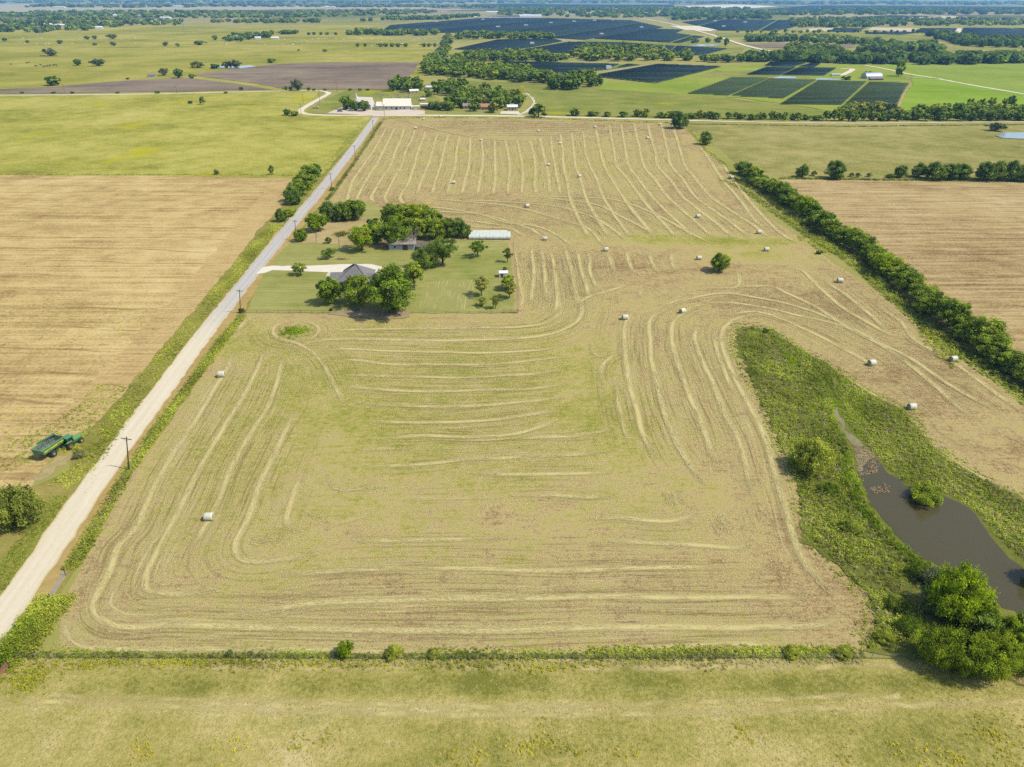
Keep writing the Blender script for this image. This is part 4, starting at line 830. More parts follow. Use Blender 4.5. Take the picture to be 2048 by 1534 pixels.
YT = 'trees of the farmhouse yard'
for nm, key, px, py, w, h, lab in [
    ('yard_tree', 'young', 602, 551, 28, 29, 'small round tree standing in the white gravel driveway'),
    ('yard_tree', 'young', 660, 517, 27, 24, 'small bushy tree on the lawn above the driveway'),
    ('yard_shrub', 'shrub', 656, 487, 14, 17, 'small dark conical shrub on the dry grass'),
    ('yard_tree', 'oak', 662, 607, 56, 59, 'wide oak at the left front corner of the grey roofed house'),
    ('yard_tree', 'oak2', 718, 607, 62, 66, 'broad oak in front of the grey roofed house'),
    ('pecan_tree', 'pecan', 790, 626, 92, 110, 'biggest and tallest dark green tree beside the house'),
    ('yard_tree', 'ash', 829, 577, 46, 58, 'round dark tree just right of the biggest yard tree'),
    ('yard_tree', 'juniper', 850, 536, 54, 46, 'grey green juniper between the house and the old barn'),
    ('yard_tree', 'open', 886, 530, 62, 62, 'open crowned oak with a bare visible trunk'),
    ('yard_tree', 'young', 956, 515, 31, 38, 'lone tree in front of the white bale stack'),
    ('yard_tree', 'young2', 1015, 525, 20, 31, 'slim dark tree below the right end of the bale stack'),
    ('yard_shrub', 'shrub', 1009, 542, 10, 11, 'tiny shrub behind the white shed'),
    ('yard_tree', 'young2', 963, 592, 37, 43, 'olive tree above the two smallest trees of the garden lawn'),
    ('yard_tree', 'young2', 965, 613, 25, 22, 'smallest left tree by the yard fence'),
    ('yard_tree', 'young2', 991, 618, 22, 30, 'narrow tree next to the smallest tree by the yard fence'),
    ('yard_tree', 'ash', 1016, 580, 32, 34, 'dark tree directly beside the white shed'),
    ('yard_tree', 'young2', 1019, 597, 33, 36, 'olive tree below the white shed by the garden edge'),
    ('yard_tree', 'lean', 724, 502, 54, 60, 'leaning yellow green tree left of the old barn'),
    ('yard_tree', 'oak2', 786, 495, 52, 56, 'dark tree covering the left end of the old barn'),
    ('yard_tree', 'oak', 755, 486, 46, 48, 'dark tree between the leaning tree and the barn'),
    ('grove_tree', 'hedge4', 660, 440, 46, 40, 'left dark tree of the trio behind the dry yard'),
    ('grove_tree', 'hedge4', 687, 442, 44, 42, 'middle dark tree of the trio behind the dry yard'),
    ('grove_tree', 'hedge1', 712, 440, 46, 46, 'right tree of the trio behind the dry yard'),
    ('roadside_tree', 'hedge3', 634, 462, 42, 40, 'bright green tree beside the road above the dark bush'),
    ('roadside_bush', 'hedge3', 604, 483, 26, 27, 'dark round bush at the foot of a utility pole'),
    ('yard_bush', 'farbush', 745, 452, 26, 20, 'low dark bush at the back of the dry yard')]:
    ptree(nm, key, px, py, w, h, lab, YT if 'tree' in nm else None, 'bush' if 'bush' in nm or 'shrub' in nm else 'tree')
for px, py, w, h, key in [(782, 452, 46, 48, 'hedge2'), (808, 448, 48, 46, 'hedge1'), (836, 452, 50, 50, 'hedge3'), (862, 462, 48, 50, 'hedge2'), (800, 472, 46, 46, 'hedge3'), (832, 478, 50, 50, 'hedge1'), (872, 478, 46, 46, 'hedge2'), (895, 474, 42, 44, 'hedge1'), (915, 474, 38, 42, 'hedge4'), (928, 476, 30, 36, 'hedge4')]:
    ptree('grove_tree', key, px, py, w, h, 'tall green tree of the dense grove behind the old barn', 'dense grove behind the old barn')
for px, py, w, h, key in [(622, 364, 44, 38, 'hedge2'), (612, 378, 42, 36, 'hedge1'), (600, 390, 42, 36, 'hedge1'), (590, 402, 40, 34, 'hedge2'), (586, 409, 34, 28, 'hedge4'), (632, 352, 30, 26, 'hedge4')]:
    ptree('roadside_tree', key, px, py, w, h, 'green tree of the clump left of the asphalt road', 'clump of trees left of the road')
ptree('roadside_tree', 'hedge4', 563, 443, 26, 28, 'single dark tree below the clump left of the road')
ptree('roadside_bush', 'hedge3', 580, 432, 26, 16, 'low light green bush below the clump left of the road', cat='bush')
ptree('field_edge_tree', 'shrub', 545, 349, 12, 22, 'slim dark tree on the top edge of the tan field')
ptree('field_edge_bush', 'grey_bush', 434, 349, 11, 11, 'small brown bush on the top edge of the tan field', cat='bush')
ptree('field_tree', 'oak', 1438, 543, 44, 42, 'single round olive tree standing alone in the mown hayfield')
ptree('field_tree', 'hedge4', 1410, 289, 29, 27, 'single round tree on the curved far edge of the hayfield')
ptree('field_edge_tree', 'hedge4', 1358, 257, 40, 34, 'dark tree at the far right corner of the hayfield')
ptree('roadside_bush', 'bush', 42, 1050, 96, 92, 'large round olive bush at the left edge beside the gravel road', cat='bush')
ptree('field_bush', 'farbush', 1530, 666, 14, 13, 'small dark bush at the tip of the pond weeds', cat='bush')
ptree('pond_tree', 'bush2', 1620, 938, 80, 70, 'big bushy tree standing alone on the near bank of the pond')
ptree('pond_bush', 'pond_bush', 1850, 999, 66, 34, 'low dense green bush growing out of the pond water', cat='bush')
ptree('willow_tree', 'willow', 1902, 1232, 112, 120, 'bright yellow green willow leaning over the pond')
ptree('willow_tree', 'willow', 1948, 1246, 70, 70, 'smaller bright willow to the right of the leaning willow')
ptree('mesquite_tree', 'mesquite', 1868, 1322, 88, 76, 'feathery green tree hanging over the right end of the bottom fence')
ptree('mesquite_tree', 'mesquite', 1922, 1338, 100, 86, 'feathery green tree at the middle of the fence corner clump')
ptree('mesquite_tree', 'mesquite', 1978, 1340, 96, 80, 'feathery green tree beside the rusty panel in the corner')
ptree('mesquite_tree', 'mesquite', 2010, 1312, 70, 60, 'small feathery green tree behind the rusty panel')
ptree('pond_bush', 'grey_bush', 1868, 1222, 66, 56, 'grey green bush at the foot of the bright willow', cat='bush')
ptree('pond_bush', 'grey_bush', 1862, 1170, 60, 44, 'pale bush at the water edge left of the bright willow', cat='bush')
ptree('pond_tree', 'hedge4', 1955, 1262, 84, 62, 'dark shaded tree between the willow and the fence trees')
ptree('pond_tree', 'hedge3', 2040, 1290, 74, 66, 'lime green tree cut by the right edge near the pond')
ptree('pond_tree', 'mesquite', 2064, 1300, 70, 52, 'dark tree cut by the right edge above the lime green one')
ptree('corner_bush', 'pond_bush', 2030, 1335, 60, 30, 'yellowish low bush behind the rusty panel', cat='bush')
ptree('far_bank_tree', 'hedge4', 2078, 1165, 70, 62, 'dark overhanging tree on the far bank at the right edge')
for px, w, h, key, lab in [(690, 32, 32, 'hedge3', 'bright leafy shrub on the bottom fence, tallest there'), (788, 34, 24, 'bush2', 'pale loose shrub on the bottom fence'), (868, 24, 16, 'bush2', 'small leafy shrub right of the pale loose fence shrub'),
                           (1583, 30, 22, 'bush2', 'round green shrub on the right part of the bottom fence'), (1688, 34, 22, 'bush2', 'round green shrub nearest the fence trees'), (460, 16, 14, 'hedge4', 'small dark shrub on the left part of the bottom fence')]:
    ptree('fence_shrub', key, px, 1311, w, h, lab, cat='shrub')
for px, py, w, h in [(1638, 508, 14, 10), (484, 625, 14, 12), (664, 381, 12, 9)]:
    ptree('pole_bush', 'farbush', px, py, w, h, 'little dark bush growing on the fence line', 'little bushes on fence lines', 'bush')
for px, py, w, h, key, lab in [(1790, 1215, 40, 30, 'bush2', 'pale loose bush on the near pond bank left of the willow'), (1812, 1262, 46, 34, 'pond_bush', 'green bush between the willow and the fence corner clump'), (1770, 1280, 38, 26, 'bush2', 'low pale bush near the field corner by the pond'), (1836, 1150, 44, 32, 'pond_bush', 'green bush at the water edge above the grey green bush'),
                                (1700, 1060, 40, 26, 'bush2', 'low loose bush halfway down the near pond bank'), (1660, 985, 36, 24, 'pond_bush', 'small green bush below the lone pond tree'), (1985, 1262, 60, 40, 'pond_bush', 'bright green bush between the small willow and the right edge')]:
    ptree('bank_bush', key, px, py, w, h, lab, cat='bush')
# the diagonal hedgerow
r2 = np.random.default_rng(5)
HL = [(1480, 345), (1520, 370), (1572, 405), (1620, 437), (1678, 480), (1740, 518), (1800, 566), (1866, 626), (1930, 676), (2005, 726), (2095, 790), (2160, 838)]
P, u = path_pts(GP(HL), .5); N, _ = normals(P); s = 4.0; k = 0
while s < u[-1]:
    i = min(len(P) - 1, int(s / .5)); W = r2.uniform(8.5, 12.5); hh = r2.uniform(5.0, 10.5) * (.85 if k < 2 else 1)
    p = P[i] + N[i] * r2.normal(0, 1.0)
    tree('hedgerow_tree', ('hedge1', 'hedge2', 'hedge3', 'hedge1', 'hedge4', 'hedge2')[int(r2.integers(6))], p, W, hh, 'leafy tree of the dense diagonal hedgerow right of the hayfield', 'trees of the diagonal hedgerow', r=r2)
    s += W * r2.uniform(.5, .75); k += 1
# row of trees along the top of the stubble field
for px, py, w, h in [(1604, 354, 28, 27), (1628, 352, 13, 13), (1668, 357, 44, 38), (1703, 354, 11, 11), (1714, 355, 12, 12), (1737, 354, 12, 10), (1800, 355, 28, 26), (1836, 354, 32, 30), (1868, 359, 50, 38), (1895, 358, 40, 32), (1920, 357, 44, 32), (1968, 361, 46, 40), (1995, 360, 44, 40), (2022, 361, 44, 42), (2052, 362, 44, 40), (1780, 356, 20, 11)]:
    tr_ = ptree('field_edge_tree', 'hedge4' if w > 20 else 'shrub', px, py, w, h, {1604: 'round tree at the left corner of the stubble field', 1668: 'big dark tree with a forked top left in the stubble field hedge'}.get(px, 'dark tree in the row along the top of the stubble field' if w > 20 else 'small scrub tree in the gaps of the stubble field row'),
                {1604: None, 1668: None}.get(px, 'big trees along the stubble field' if w > 20 else 'scrub trees along the stubble field'))
# trees along the white east road
x = 1150.0
while x < 2140:
    y = np.interp(x, [1140, 1300, 1450, 1600, 1750, 2048, 2200], [231.5, 234.5, 238, 240.5, 241.5, 240, 239]); k = r2.random()
    w = r2.uniform(13, 24) + (6 if x > 1750 else 0); h = r2.uniform(11, 19) + (6 if x > 1650 else 0)
    ptree('roadside_tree', ('far1', 'far2', 'cedar', 'far3')[int(k * 4)], x, y + r2.normal(0, .6), w, h, 'small tree of the long row beside the white east road', 'row of trees beside the white east road', rz=k * 9)
    x += w * r2.uniform(.6, 1.15) + (14 if x < 1300 and r2.random() < .5 else 0)
def grove(name, px, n, d, keys, w, h, label, group, cat='tree', seed=1):
    r = np.random.default_rng(seed)
    for p in spaced(GP(px), n, d, r):
        tree(name, keys[int(r.integers(len(keys)))], p, r.uniform(*w), r.uniform(*h), label, group, cat, r=r)
ptree('cedar_tree', 'cedar', 1077, 234, 38, 30, 'dark cedar clump beside the two track drive'); ptree('cedar_tree', 'cedar', 1064, 234, 18, 20, 'smaller cedar leaning on the dark cedar clump by the drive')
grove('thicket_tree', [(1665, 236), (1690, 222), (1740, 218), (1790, 226), (1820, 234), (1760, 237)], 16, 7, ['far4', 'far4', 'far5', 'far3'], (11, 16), (8, 12), 'brownish tree of the thicket before the solar rows', 'brown thicket before the solar rows', seed=2)
grove('thicket_tree', [(1810, 238), (1900, 226), (2048, 232), (2150, 232), (2150, 239), (2048, 239), (1900, 240)], 34, 8, ['far2', 'far4', 'far1', 'far3'], (10, 15), (8, 13), 'green tree of the wide thicket at the far right', 'wide thicket at the far right', seed=3)
for px, py, w, h, lab in [(1936, 222, 18, 26, 'tall pale tree left in the far right thicket'), (1962, 220, 16, 24, 'second tall pale tree of the far right thicket'), (1982, 216, 16, 22, 'dark forked tree above the far right thicket'), (2008, 214, 14, 18, 'round tree above the far right thicket'), (2022, 212, 18, 22, 'tall dark tree at the right edge of the far right thicket'), (1945, 232, 40, 24, 'broad dark tree below the tall pale pair')]:
    ptree('thicket_tree', 'far1' if w < 20 else 'far3', px, py, w, h, lab)
# church and village trees
for px, py, w, h, key, lab in [(695, 219, 29, 28, 'far2', 'big round tree left of the church'), (711, 222, 20, 22, 'far3', 'dark tree in front of the church steeple'), (730, 222, 23, 22, 'far3', 'dark tree in front of the church nave'),
                               (596, 181, 24, 22, 'far5', 'big pale tree beside the bend of the west road'), (572, 181, 9, 10, 'far3', 'left little round tree by the west road bend'), (582, 181, 8, 9, 'far3', 'right little round tree by the west road bend'), (618, 181, 8, 8, 'farbush', 'small bush by the west road bend'),
                               (574, 231, 16, 14, 'far3', 'left dark bush at the west road corner'), (589, 232, 20, 11, 'far3', 'right wide dark bush at the west road corner'), (866, 219, 22, 18, 'far3', 'dark tree by the red brick wall'), (880, 220, 22, 18, 'far3', 'second dark tree by the red brick wall'),
                               (897, 221, 26, 22, 'far2', 'round green tree right of the red wall'), (948, 222, 26, 20, 'far1', 'bright green tree before the orange roofed house'), (985, 225, 26, 22, 'far4', 'olive tree between orange roof and white garage'),
                               (903, 147 + 16, 9, 9, 'cedar', 'lone small cedar in the meadow behind the village'), (866, 172, 10, 10, 'far3', 'round tree on the meadow edge behind the village'), (856, 194, 16, 18, 'far2', 'round tree between the two village clearings')]:
    ptree('village_tree' if py > 185 else 'field_tree', key, px, py, w, h, lab)
grove('village_tree', [(900, 216), (900, 196), (930, 186), (1000, 186), (1036, 196), (1040, 216), (990, 218)], 44, 6.5, ['far1', 'far2', 'far1', 'far3', 'far4'], (11, 16), (9, 13), 'green tree of the dense village wood', 'dense village wood', seed=4)
grove('village_tree', [(874, 190), (880, 178), (925, 178), (930, 190), (900, 196)], 9, 9, ['far3', 'far1'], (11, 17), (11, 15), 'tall tree at the back of the village wood', 'tall trees at the back of the village wood', seed=5)
grove('village_tree', [(782, 182), (800, 172), (840, 174), (836, 184), (800, 186)], 11, 8, ['far1', 'far3', 'far2'], (11, 16), (10, 15), 'tree of the clump round the far cottages', 'clump round the far cottages', seed=6)
# creek woods and hedges in the middle distance, tree by tree
grove('creek_tree', [(850, 150), (848, 138), (866, 122), (888, 128), (960, 138), (1060, 150), (1108, 162), (1105, 168), (1040, 164), (960, 159), (890, 152)], 84, 14, ['far1', 'far2', 'far1', 'far3', 'far2'], (14, 22), (11, 16), 'dense green tree of the creek wood behind the village', 'creek wood behind the village', seed=7)
grove('creek_tree', [(910, 124), (925, 112), (1000, 110), (1100, 112), (1128, 120), (1100, 125), (1000, 124)], 46, 16, ['far2', 'far1', 'far3'], (16, 24), (11, 15), 'tree of the belt below the near solar block', 'belt below the near solar block', seed=8)
grove('creek_tree', [(1140, 123), (1150, 102), (1180, 98), (1280, 100), (1372, 114), (1380, 121), (1260, 124)], 60, 19, ['far1', 'far2', 'far4', 'far1'], (18, 28), (12, 17), 'tree of the wide green copse between solar blocks', 'wide copse between solar blocks', seed=9)
grove('creek_tree', [(1100, 180), (1108, 168), (1180, 162), (1200, 174), (1160, 181)], 18, 12, ['far1', 'far3', 'far1'], (13, 19), (12, 18), 'tree of the copse round a small pond', 'copse round a small pond', seed=10)
grove('hedge_tree', [(862, 124), (880, 100), (893, 76), (904, 74), (899, 96), (888, 120)], 28, 14, ['far2', 'far3', 'far5'], (14, 20), (9, 13), 'tree of the hedge along the dirt lane', 'hedge along the dirt lane', seed=11)
grove('hedge_tree', [(915, 79), (925, 72), (1040, 74), (1108, 76), (1106, 80), (1000, 79)], 36, 20, ['far2', 'far1', 'far3'], (20, 30), (12, 18), 'tree of the belt across the solar farm', 'belt across the solar farm', seed=12)
grove('hedge_tree', [(1405, 125), (1405, 121), (1490, 121), (1490, 125)], 12, 20, ['far3', 'far1'], (17, 25), (10, 14), 'tree of the hedge below the far white road', 'hedge below the far white road', seed=13)
for i, (px, py, w, h, key, lab) in enumerate([(103, 112, 30, 15, 'far5', 'wide grey tree clump on a bare patch of pasture'), (157, 131, 17, 13, 'far3', 'round dark tree left in the yellow pasture'), (197, 132, 30, 8, 'far5', 'flat grey thicket in the yellow pasture'), (107, 171, 34, 20, 'far1', 'broad green tree beside the tilled strip'),
                                     (328, 151, 22, 15, 'far5', 'pale thin tree left of the dark pair'), (359, 156, 20, 19, 'far3', 'dark dense tree at the corner of the tilled field'), (385, 157, 14, 10, 'far3', 'small round tree at the corner of the tilled field'), (395, 136, 26, 14, 'far4', 'spreading tree left of the blue stock pond'),
                                     (455, 136, 20, 15, 'far4', 'left tree standing in the blue stock pond'), (472, 136, 24, 16, 'far5', 'right tree standing in the blue stock pond'), (430, 137, 22, 8, 'farbush', 'low bush at the left end of the blue stock pond'), (542, 126, 16, 10, 'far3', 'lone dark tree above the tilled field'),
                                     (406, 209, 13, 18, 'cedar', 'dark upright cedar alone in the yellow meadow'), (381, 207, 12, 7, 'farbush', 'low bush left of the upright cedar'), (1797, 153, 22, 28, 'far1', 'big dark tree by the silver barn'), (1692, 160, 20, 9, 'farbush', 'dark bush left of the silver barn'), (1735, 150, 16, 9, 'farbush', 'bush touching the silver barn'),
                                     (1387, 86, 18, 11, 'far2', 'left round tree near the far white road'), (1415, 85, 12, 10, 'far2', 'second round tree near the far white road'), (1437, 85, 16, 12, 'far2', 'third round tree near the far white road'), (1451, 92, 10, 16, 'far3', 'double tree beside the far white road'),
                                     (1850, 222, 14, 10, 'farbush', 'lone bush in the bright field before the thicket'), (1990, 262, 34, 12, 'far5', 'grey fallen tree beside the right pond'), (256, 159, 8, 5, 'farbush', 'tiny bush above the tilled strip'), (315, 187, 14, 7, 'farbush', 'low dark bush on the west road verge'), (483, 181, 10, 8, 'far5', 'grey bush on the west road verge')]):
    ptree('field_tree' if h > 9 else 'field_bush', key, px, py, w, h, lab, cat='tree' if h > 9 else 'bush')
for px in (45, 108, 145, 235, 452, 628, 650, 700, 720, 735):
    ptree('roadside_bush', 'farbush', px, 187 if px < 500 else 181, 9, 5, 'small bush dotted along the far tilled field', 'small bushes along the far tilled field', 'bush')
for px, py, w, h in [(10, 83, 9, 8), (55, 86, 8, 6), (120, 88, 12, 8), (175, 79, 12, 7), (190, 79, 11, 8), (225, 78, 22, 10), (228, 92, 12, 9), (190, 91, 9, 6), (331, 92, 12, 8), (356, 93, 9, 7), (650, 104, 9, 6), (597, 102, 5, 4), (28, 61, 10, 8), (540, 122, 6, 5)]:
    ptree('pasture_tree', 'far5' if w > 10 else 'far4', px, py, w, h, 'small lone tree dotting the far left pasture', 'lone trees of the far left pasture')
grove('farmstead_tree', [(355, 96), (380, 93), (410, 82), (470, 74), (545, 70), (548, 74), (480, 84), (420, 82), (400, 92)], 26, 16, ['far3', 'far1', 'far3'], (15, 26), (9, 15), 'dark tree round the far white farmstead', 'trees round the far white farmstead', seed=14)
grove('pasture_hedge_tree', [(558, 69), (558, 67), (600, 67), (600, 69)], 6, 14, ['far3'], (16, 24), (9, 12), 'dark tree of the short row right of the farmstead', 'short row right of the farmstead', seed=15)
for px in (618, 628, 642, 655, 672):
    ptree('pasture_tree', 'far3', px, 70, 8, 6, 'small tree by the distant water trough', 'small trees by the distant trough')
for px, w in [(715, 9), (731, 7), (760, 12), (772, 12), (785, 12), (797, 12), (812, 10), (848, 12), (858, 10), (870, 8)]:
    ptree('hedge_tree', 'far3', px, 94, w, 8, 'dark tree of the short hedge across the pasture', 'short hedge across the pasture')
for i in range(26):
    px = 1480 + i * 15 + r2.normal(0, 3)
    ptree('hedge_tree', 'far3', px, 66 + r2.normal(0, .5), r2.uniform(6, 11), r2.uniform(5, 8), 'small dark tree of the dotted line in the far right', 'dotted line of trees in the far right')
# far woods that read as one mass
def woods(px, n, w, h, label, seed, z=0):
    r = np.random.default_rng(seed); P = scatter(GP(px), n, r); Vs, Ts = [], []
    for key in ('far1', 'far3'):
        cm, _, w0, h0 = PROTO[key]
    W = r.uniform(*w, n); Hh = r.uniform(*h, n); m = 46
    k = r.normal(size=(n, m, 3)); k /= np.linalg.norm(k, axis=2)[:, :, None]
    q = k * r.uniform(.55, 1, (n, m, 1))
    L = np.stack([P[:, None, 0] + q[:, :, 0] * W[:, None] / 2, P[:, None, 1] + q[:, :, 1] * W[:, None] / 2, Hh[:, None] * (.5 + .5 * q[:, :, 2])], 2)
    V = leaf_quads(L.reshape(-1, 3), np.repeat(W * .32, m), k.reshape(-1, 3), .6, r, .7, .3); V[:, 2] = np.maximum(V[:, 2], .3)
    t = np.clip(r.normal(.35, .2, n)[:, None] + r.normal(0, .15, (n, m)), 0, 1).reshape(-1)
    tag(link('woods', np_mesh('woods', V, quad_faces(len(V) // 4), {'tint': np.repeat(t, 4)}), LEAF_D), label, 'woods', kind='stuff')
for i, (px, n, lab) in enumerate([
    ([(-60, 34), (-60, 28), (170, 24), (350, 24), (560, 26), (720, 22), (870, 22), (870, 28), (720, 32), (560, 37), (420, 37), (150, 34)], 620, 'long dark wood belt across the far left'),
    ([(-60, 66), (-60, 42), (60, 40), (100, 47), (200, 48), (300, 43), (365, 44), (360, 51), (250, 53), (170, 62), (80, 66)], 230, 'wood with scattered houses at the far left'),
    ([(75, 41), (75, 37), (200, 37), (300, 40), (150, 41)], 60, 'thin wood belt above the scattered houses'), ([(410, 45), (480, 42), (640, 42), (640, 46), (500, 47)], 70, 'short wood belt in the far left middle'),
    ([(40, 15), (100, 9), (300, 11), (500, 10), (700, 11), (1000, 13), (1000, 17), (700, 15), (500, 14), (300, 16), (100, 15)], 420, 'bluish wood belt near the left horizon'),
    ([(700, 46), (760, 41), (900, 40), (900, 37), (960, 34), (960, 31), (860, 37), (780, 38)], 110, 'wood beside the substation'), ([(690, 70), (720, 65), (880, 67), (890, 71), (760, 72)], 60, 'low wood belt left of the dirt lane'),
    ([(1000, 30), (1000, 17), (1200, 16), (1500, 18), (1500, 32), (1250, 36), (1100, 34)], 700, 'broad bluish wood behind the big solar block'), ([(1350, 20), (1550, 24), (1750, 20), (2100, 21), (2100, 29), (1750, 30), (1550, 32), (1350, 29)], 560, 'bluish wood near the right horizon'),
    ([(1348, 41), (1345, 33), (1500, 33), (1560, 39), (1400, 39)], 110, 'dark wood above the right solar block'), ([(1580, 55), (1580, 40), (1700, 38), (1800, 40), (1810, 53), (1700, 56)], 240, 'dark wood right of the far solar blocks'),
    ([(1840, 53), (1800, 42), (1900, 40), (2100, 40), (2100, 50)], 200, 'wood on the far right below the horizon'), ([(1486, 84), (1492, 78), (1590, 78), (1590, 84)], 46, 'left dark copse above the dark field'), ([(1605, 85), (1605, 79), (1680, 80), (1750, 86), (1765, 89), (1640, 88)], 70, 'right dark copse above the dark field'),
    ([(1870, 78), (1840, 66), (1880, 68), (1960, 80), (2100, 82), (2100, 98), (1960, 95), (1900, 88)], 190, 'wood curving to the right edge'), ([(1575, 108), (1580, 97), (1650, 100), (1690, 107)], 50, 'scrub wood left of the dark field'), ([(1690, 108), (1760, 92), (1800, 90), (1805, 107)], 70, 'wood between the two dark fields'),
    ([(1800, 100), (1860, 92), (1890, 104), (1850, 108)], 34, 'small wood right of the dark fields'), ([(1490, 124), (1490, 120), (1560, 116), (1600, 106), (1690, 120), (1800, 121), (1900, 119), (2100, 114), (2100, 126), (1900, 130), (1700, 129), (1600, 125)], 330, 'long dark hedge wood above the bright green field'),
    ([(-60, 6), (-60, 2), (600, 3), (1200, 2), (1500, 6), (1200, 7), (600, 6.5)], 420, 'hazy wood at the very horizon'), ([(1300, 8), (1500, 4), (2100, 5), (2100, 11), (1800, 9)], 300, 'hazy wood at the right horizon')]):
    far_ = np.linalg.norm(GP(px).mean(0)); k = max(1, far_ / 3200)
    woods(px, n, (14 * k, 24 * k), (9 + 2 * k, 14 + 3 * k), lab, 40 + i)
# ================================================================ hay bales
NET = NB('net_wrap', .6, .3); n = NET
vec = n.mapping(n.coord(), 0, (9, 1.2, 1.2))
n.color(n.ramp(n.math('ADD', n.math('MULTIPLY', n.noise(1, 4, .6, vec), .6), n.math('MULTIPLY', n.noise(4, 4, .7), .4)), [(.3, C(196, 192, 160)), (.55, C(224, 220, 194)), (.8, C(240, 238, 220))]))
n.bump(n.noise(6, 3), .4, .05)
CUT = NB('cut_hay'); n = CUT
wv = n.new('ShaderNodeTexWave'); wv.wave_type = 'RINGS'; wv.rings_direction = 'X'; n.l.new(n.coord(), wv.inputs['Vector']); wv.inputs['Scale'].default_value = 2.2; wv.inputs['Distortion'].default_value = 3; wv.inputs['Detail'].default_value = 3
n.color(n.ramp(n.math('ADD', n.math('MULTIPLY', wv.outputs['Fac'], .5), n.math('MULTIPLY', n.noise(8, 4, .7), .5)), [(.2, C(150, 136, 92)), (.8, C(206, 196, 150))]))
n.bump(n.noise(9, 4, .7), .8, .08)
def bale_proto(seed, L=1.95, rad=.92):
    r = np.random.default_rng(seed)
    root = empty('round_hay_bale', (0, 0, 0))
    mb = MB(); prof = [(-L / 2 + .02, rad - .10), (-L / 2, rad - .05), (-L / 2 + .06, rad), (-L / 6, rad * r.uniform(.985, 1.01)), (L / 6, rad * r.uniform(.99, 1.015)), (L / 2 - .06, rad), (L / 2, rad - .05), (L / 2 - .02, rad - .10)]
    mb.lathe(prof, (0, 0, rad - .06), 'X', 28)
    for v in mb.bm.verts:
        v.co += Vector(r.normal(0, .012, 3))
        if v.co.z < .02: v.co.z = .02 - .0
    mb.build('net_wrap', NET.m, root, True)
    for sgn in (-1, 1):
        mb = MB(); x = sgn * (L / 2 - .015); ring0 = None
        c0 = mb.bm.verts.new((x + sgn * .03, 0, rad - .06)); prev = None
        for rr_ in (.3, .6, .8):
            ring = [mb.bm.verts.new((x + sgn * (.02 + r.normal(0, .012)), rr_ * math.cos(t), max(.03, rad - .06 + rr_ * math.sin(t)))) for t in np.linspace(0, 2 * math.pi, 20, endpoint=False)]
            for j in range(20):
                if prev is None: mb.bm.faces.new((c0, ring[j], ring[(j + 1) % 20]))
                else: mb.bm.faces.new((prev[j], ring[j], ring[(j + 1) % 20], prev[(j + 1) % 20]))
            prev = ring
        mb.build('cut_end', CUT.m, root)
    return root
BALES = [(418, 1042, .02, 'nearest round hay bale, beside the curved straw row at lower left'), (443, 755, .05, 'round hay bale by the gravel road fence, second nearest on the left'), (1250, 640, .12, 'round hay bale left of the big curved straw arc'),
         (1365, 627, .55, 'round hay bale with its end turned, sitting on the big straw arc'), (1744, 732, .25, 'round hay bale above the pond weeds'), (1907, 724, .2, 'round hay bale close to the diagonal hedgerow shade'), (1824, 820, .12, 'round hay bale touching the edge of the pond weeds'),
         (1680, 566, -.1, 'round hay bale on open stubble between lone tree and hedgerow'), (1533, 503, .0, 'round hay bale right of the lone tree'), (1518, 468, .05, 'round hay bale on the green strip near the hedgerow'), (1398, 520, .05, 'round hay bale just left of the lone tree'),
         (1396, 436, .1, 'round hay bale above the green strip, uphill of the lone tree'), (1212, 503, .05, 'round hay bale on the brown stubble band'), (1090, 481, .0, 'round hay bale nearest the white bale stack'), (1054, 415, .35, 'round hay bale standing above the white bale stack'),
         (1159, 355, .2, 'round hay bale in the middle of the far straw rows, lower of a pair'), (1097, 332, .1, 'round hay bale in the far straw rows, upper of a pair'), (907, 368, .0, 'round hay bale in the far straw rows above the grove'), (1120, 289, .05, 'round hay bale below the dip of the far mown boundary'),
         (1295, 278, .3, 'round hay bale in the far right straw rows'), (962, 282, .15, 'round hay bale at the lowest bend of the far boundary'), (831, 258, .2, 'round hay bale at the far left by the asphalt road'), (1077, 264, .2, 'round hay bale in the middle of the far cross rows'),
         (1190, 256, .3, 'round hay bale right of middle in the far cross rows'), (1320, 251, .1, 'round hay bale in the far right corner of the field'), (881, 235, .3, 'farthest round hay bale at the field top, right one'), (847, 240, .4, 'round hay bale at the field top, left of the farthest one'), (1464, 358, .0, 'round hay bale at the top end of the diagonal hedgerow')]
bp = [bale_proto(1), bale_proto(2), bale_proto(3)]
for i, (px, py, rz, lab) in enumerate(BALES):
    o = bp[i] if i < 3 else copy_tree(bp[i % 3])
    x, y = G(px, py); o.location = (x, y + .5, .02); o.rotation_euler = (0, 0, rz)
    k = .95 + .1 * ((i * 37) % 10) / 10; o.scale = (k, k, k)
    tag(o, lab, 'hay bale', 'round bales scattered over the hayfield')
WRAP = NB('white_bale_wrap', .4, .4); WRAP.color(WRAP.ramp(WRAP.noise(1.2, 5, .6), [(.3, C(196, 200, 178)), (.7, C(232, 236, 222))])); WRAP.bump(WRAP.noise(3, 3), .5, .08)
p0, p1 = G(938, 480), G(1021, 480); pw = np.linalg.norm(p1 - p0); nx_ = 12; st_ = pw / nx_
wb = None; rs = np.random.default_rng(8)
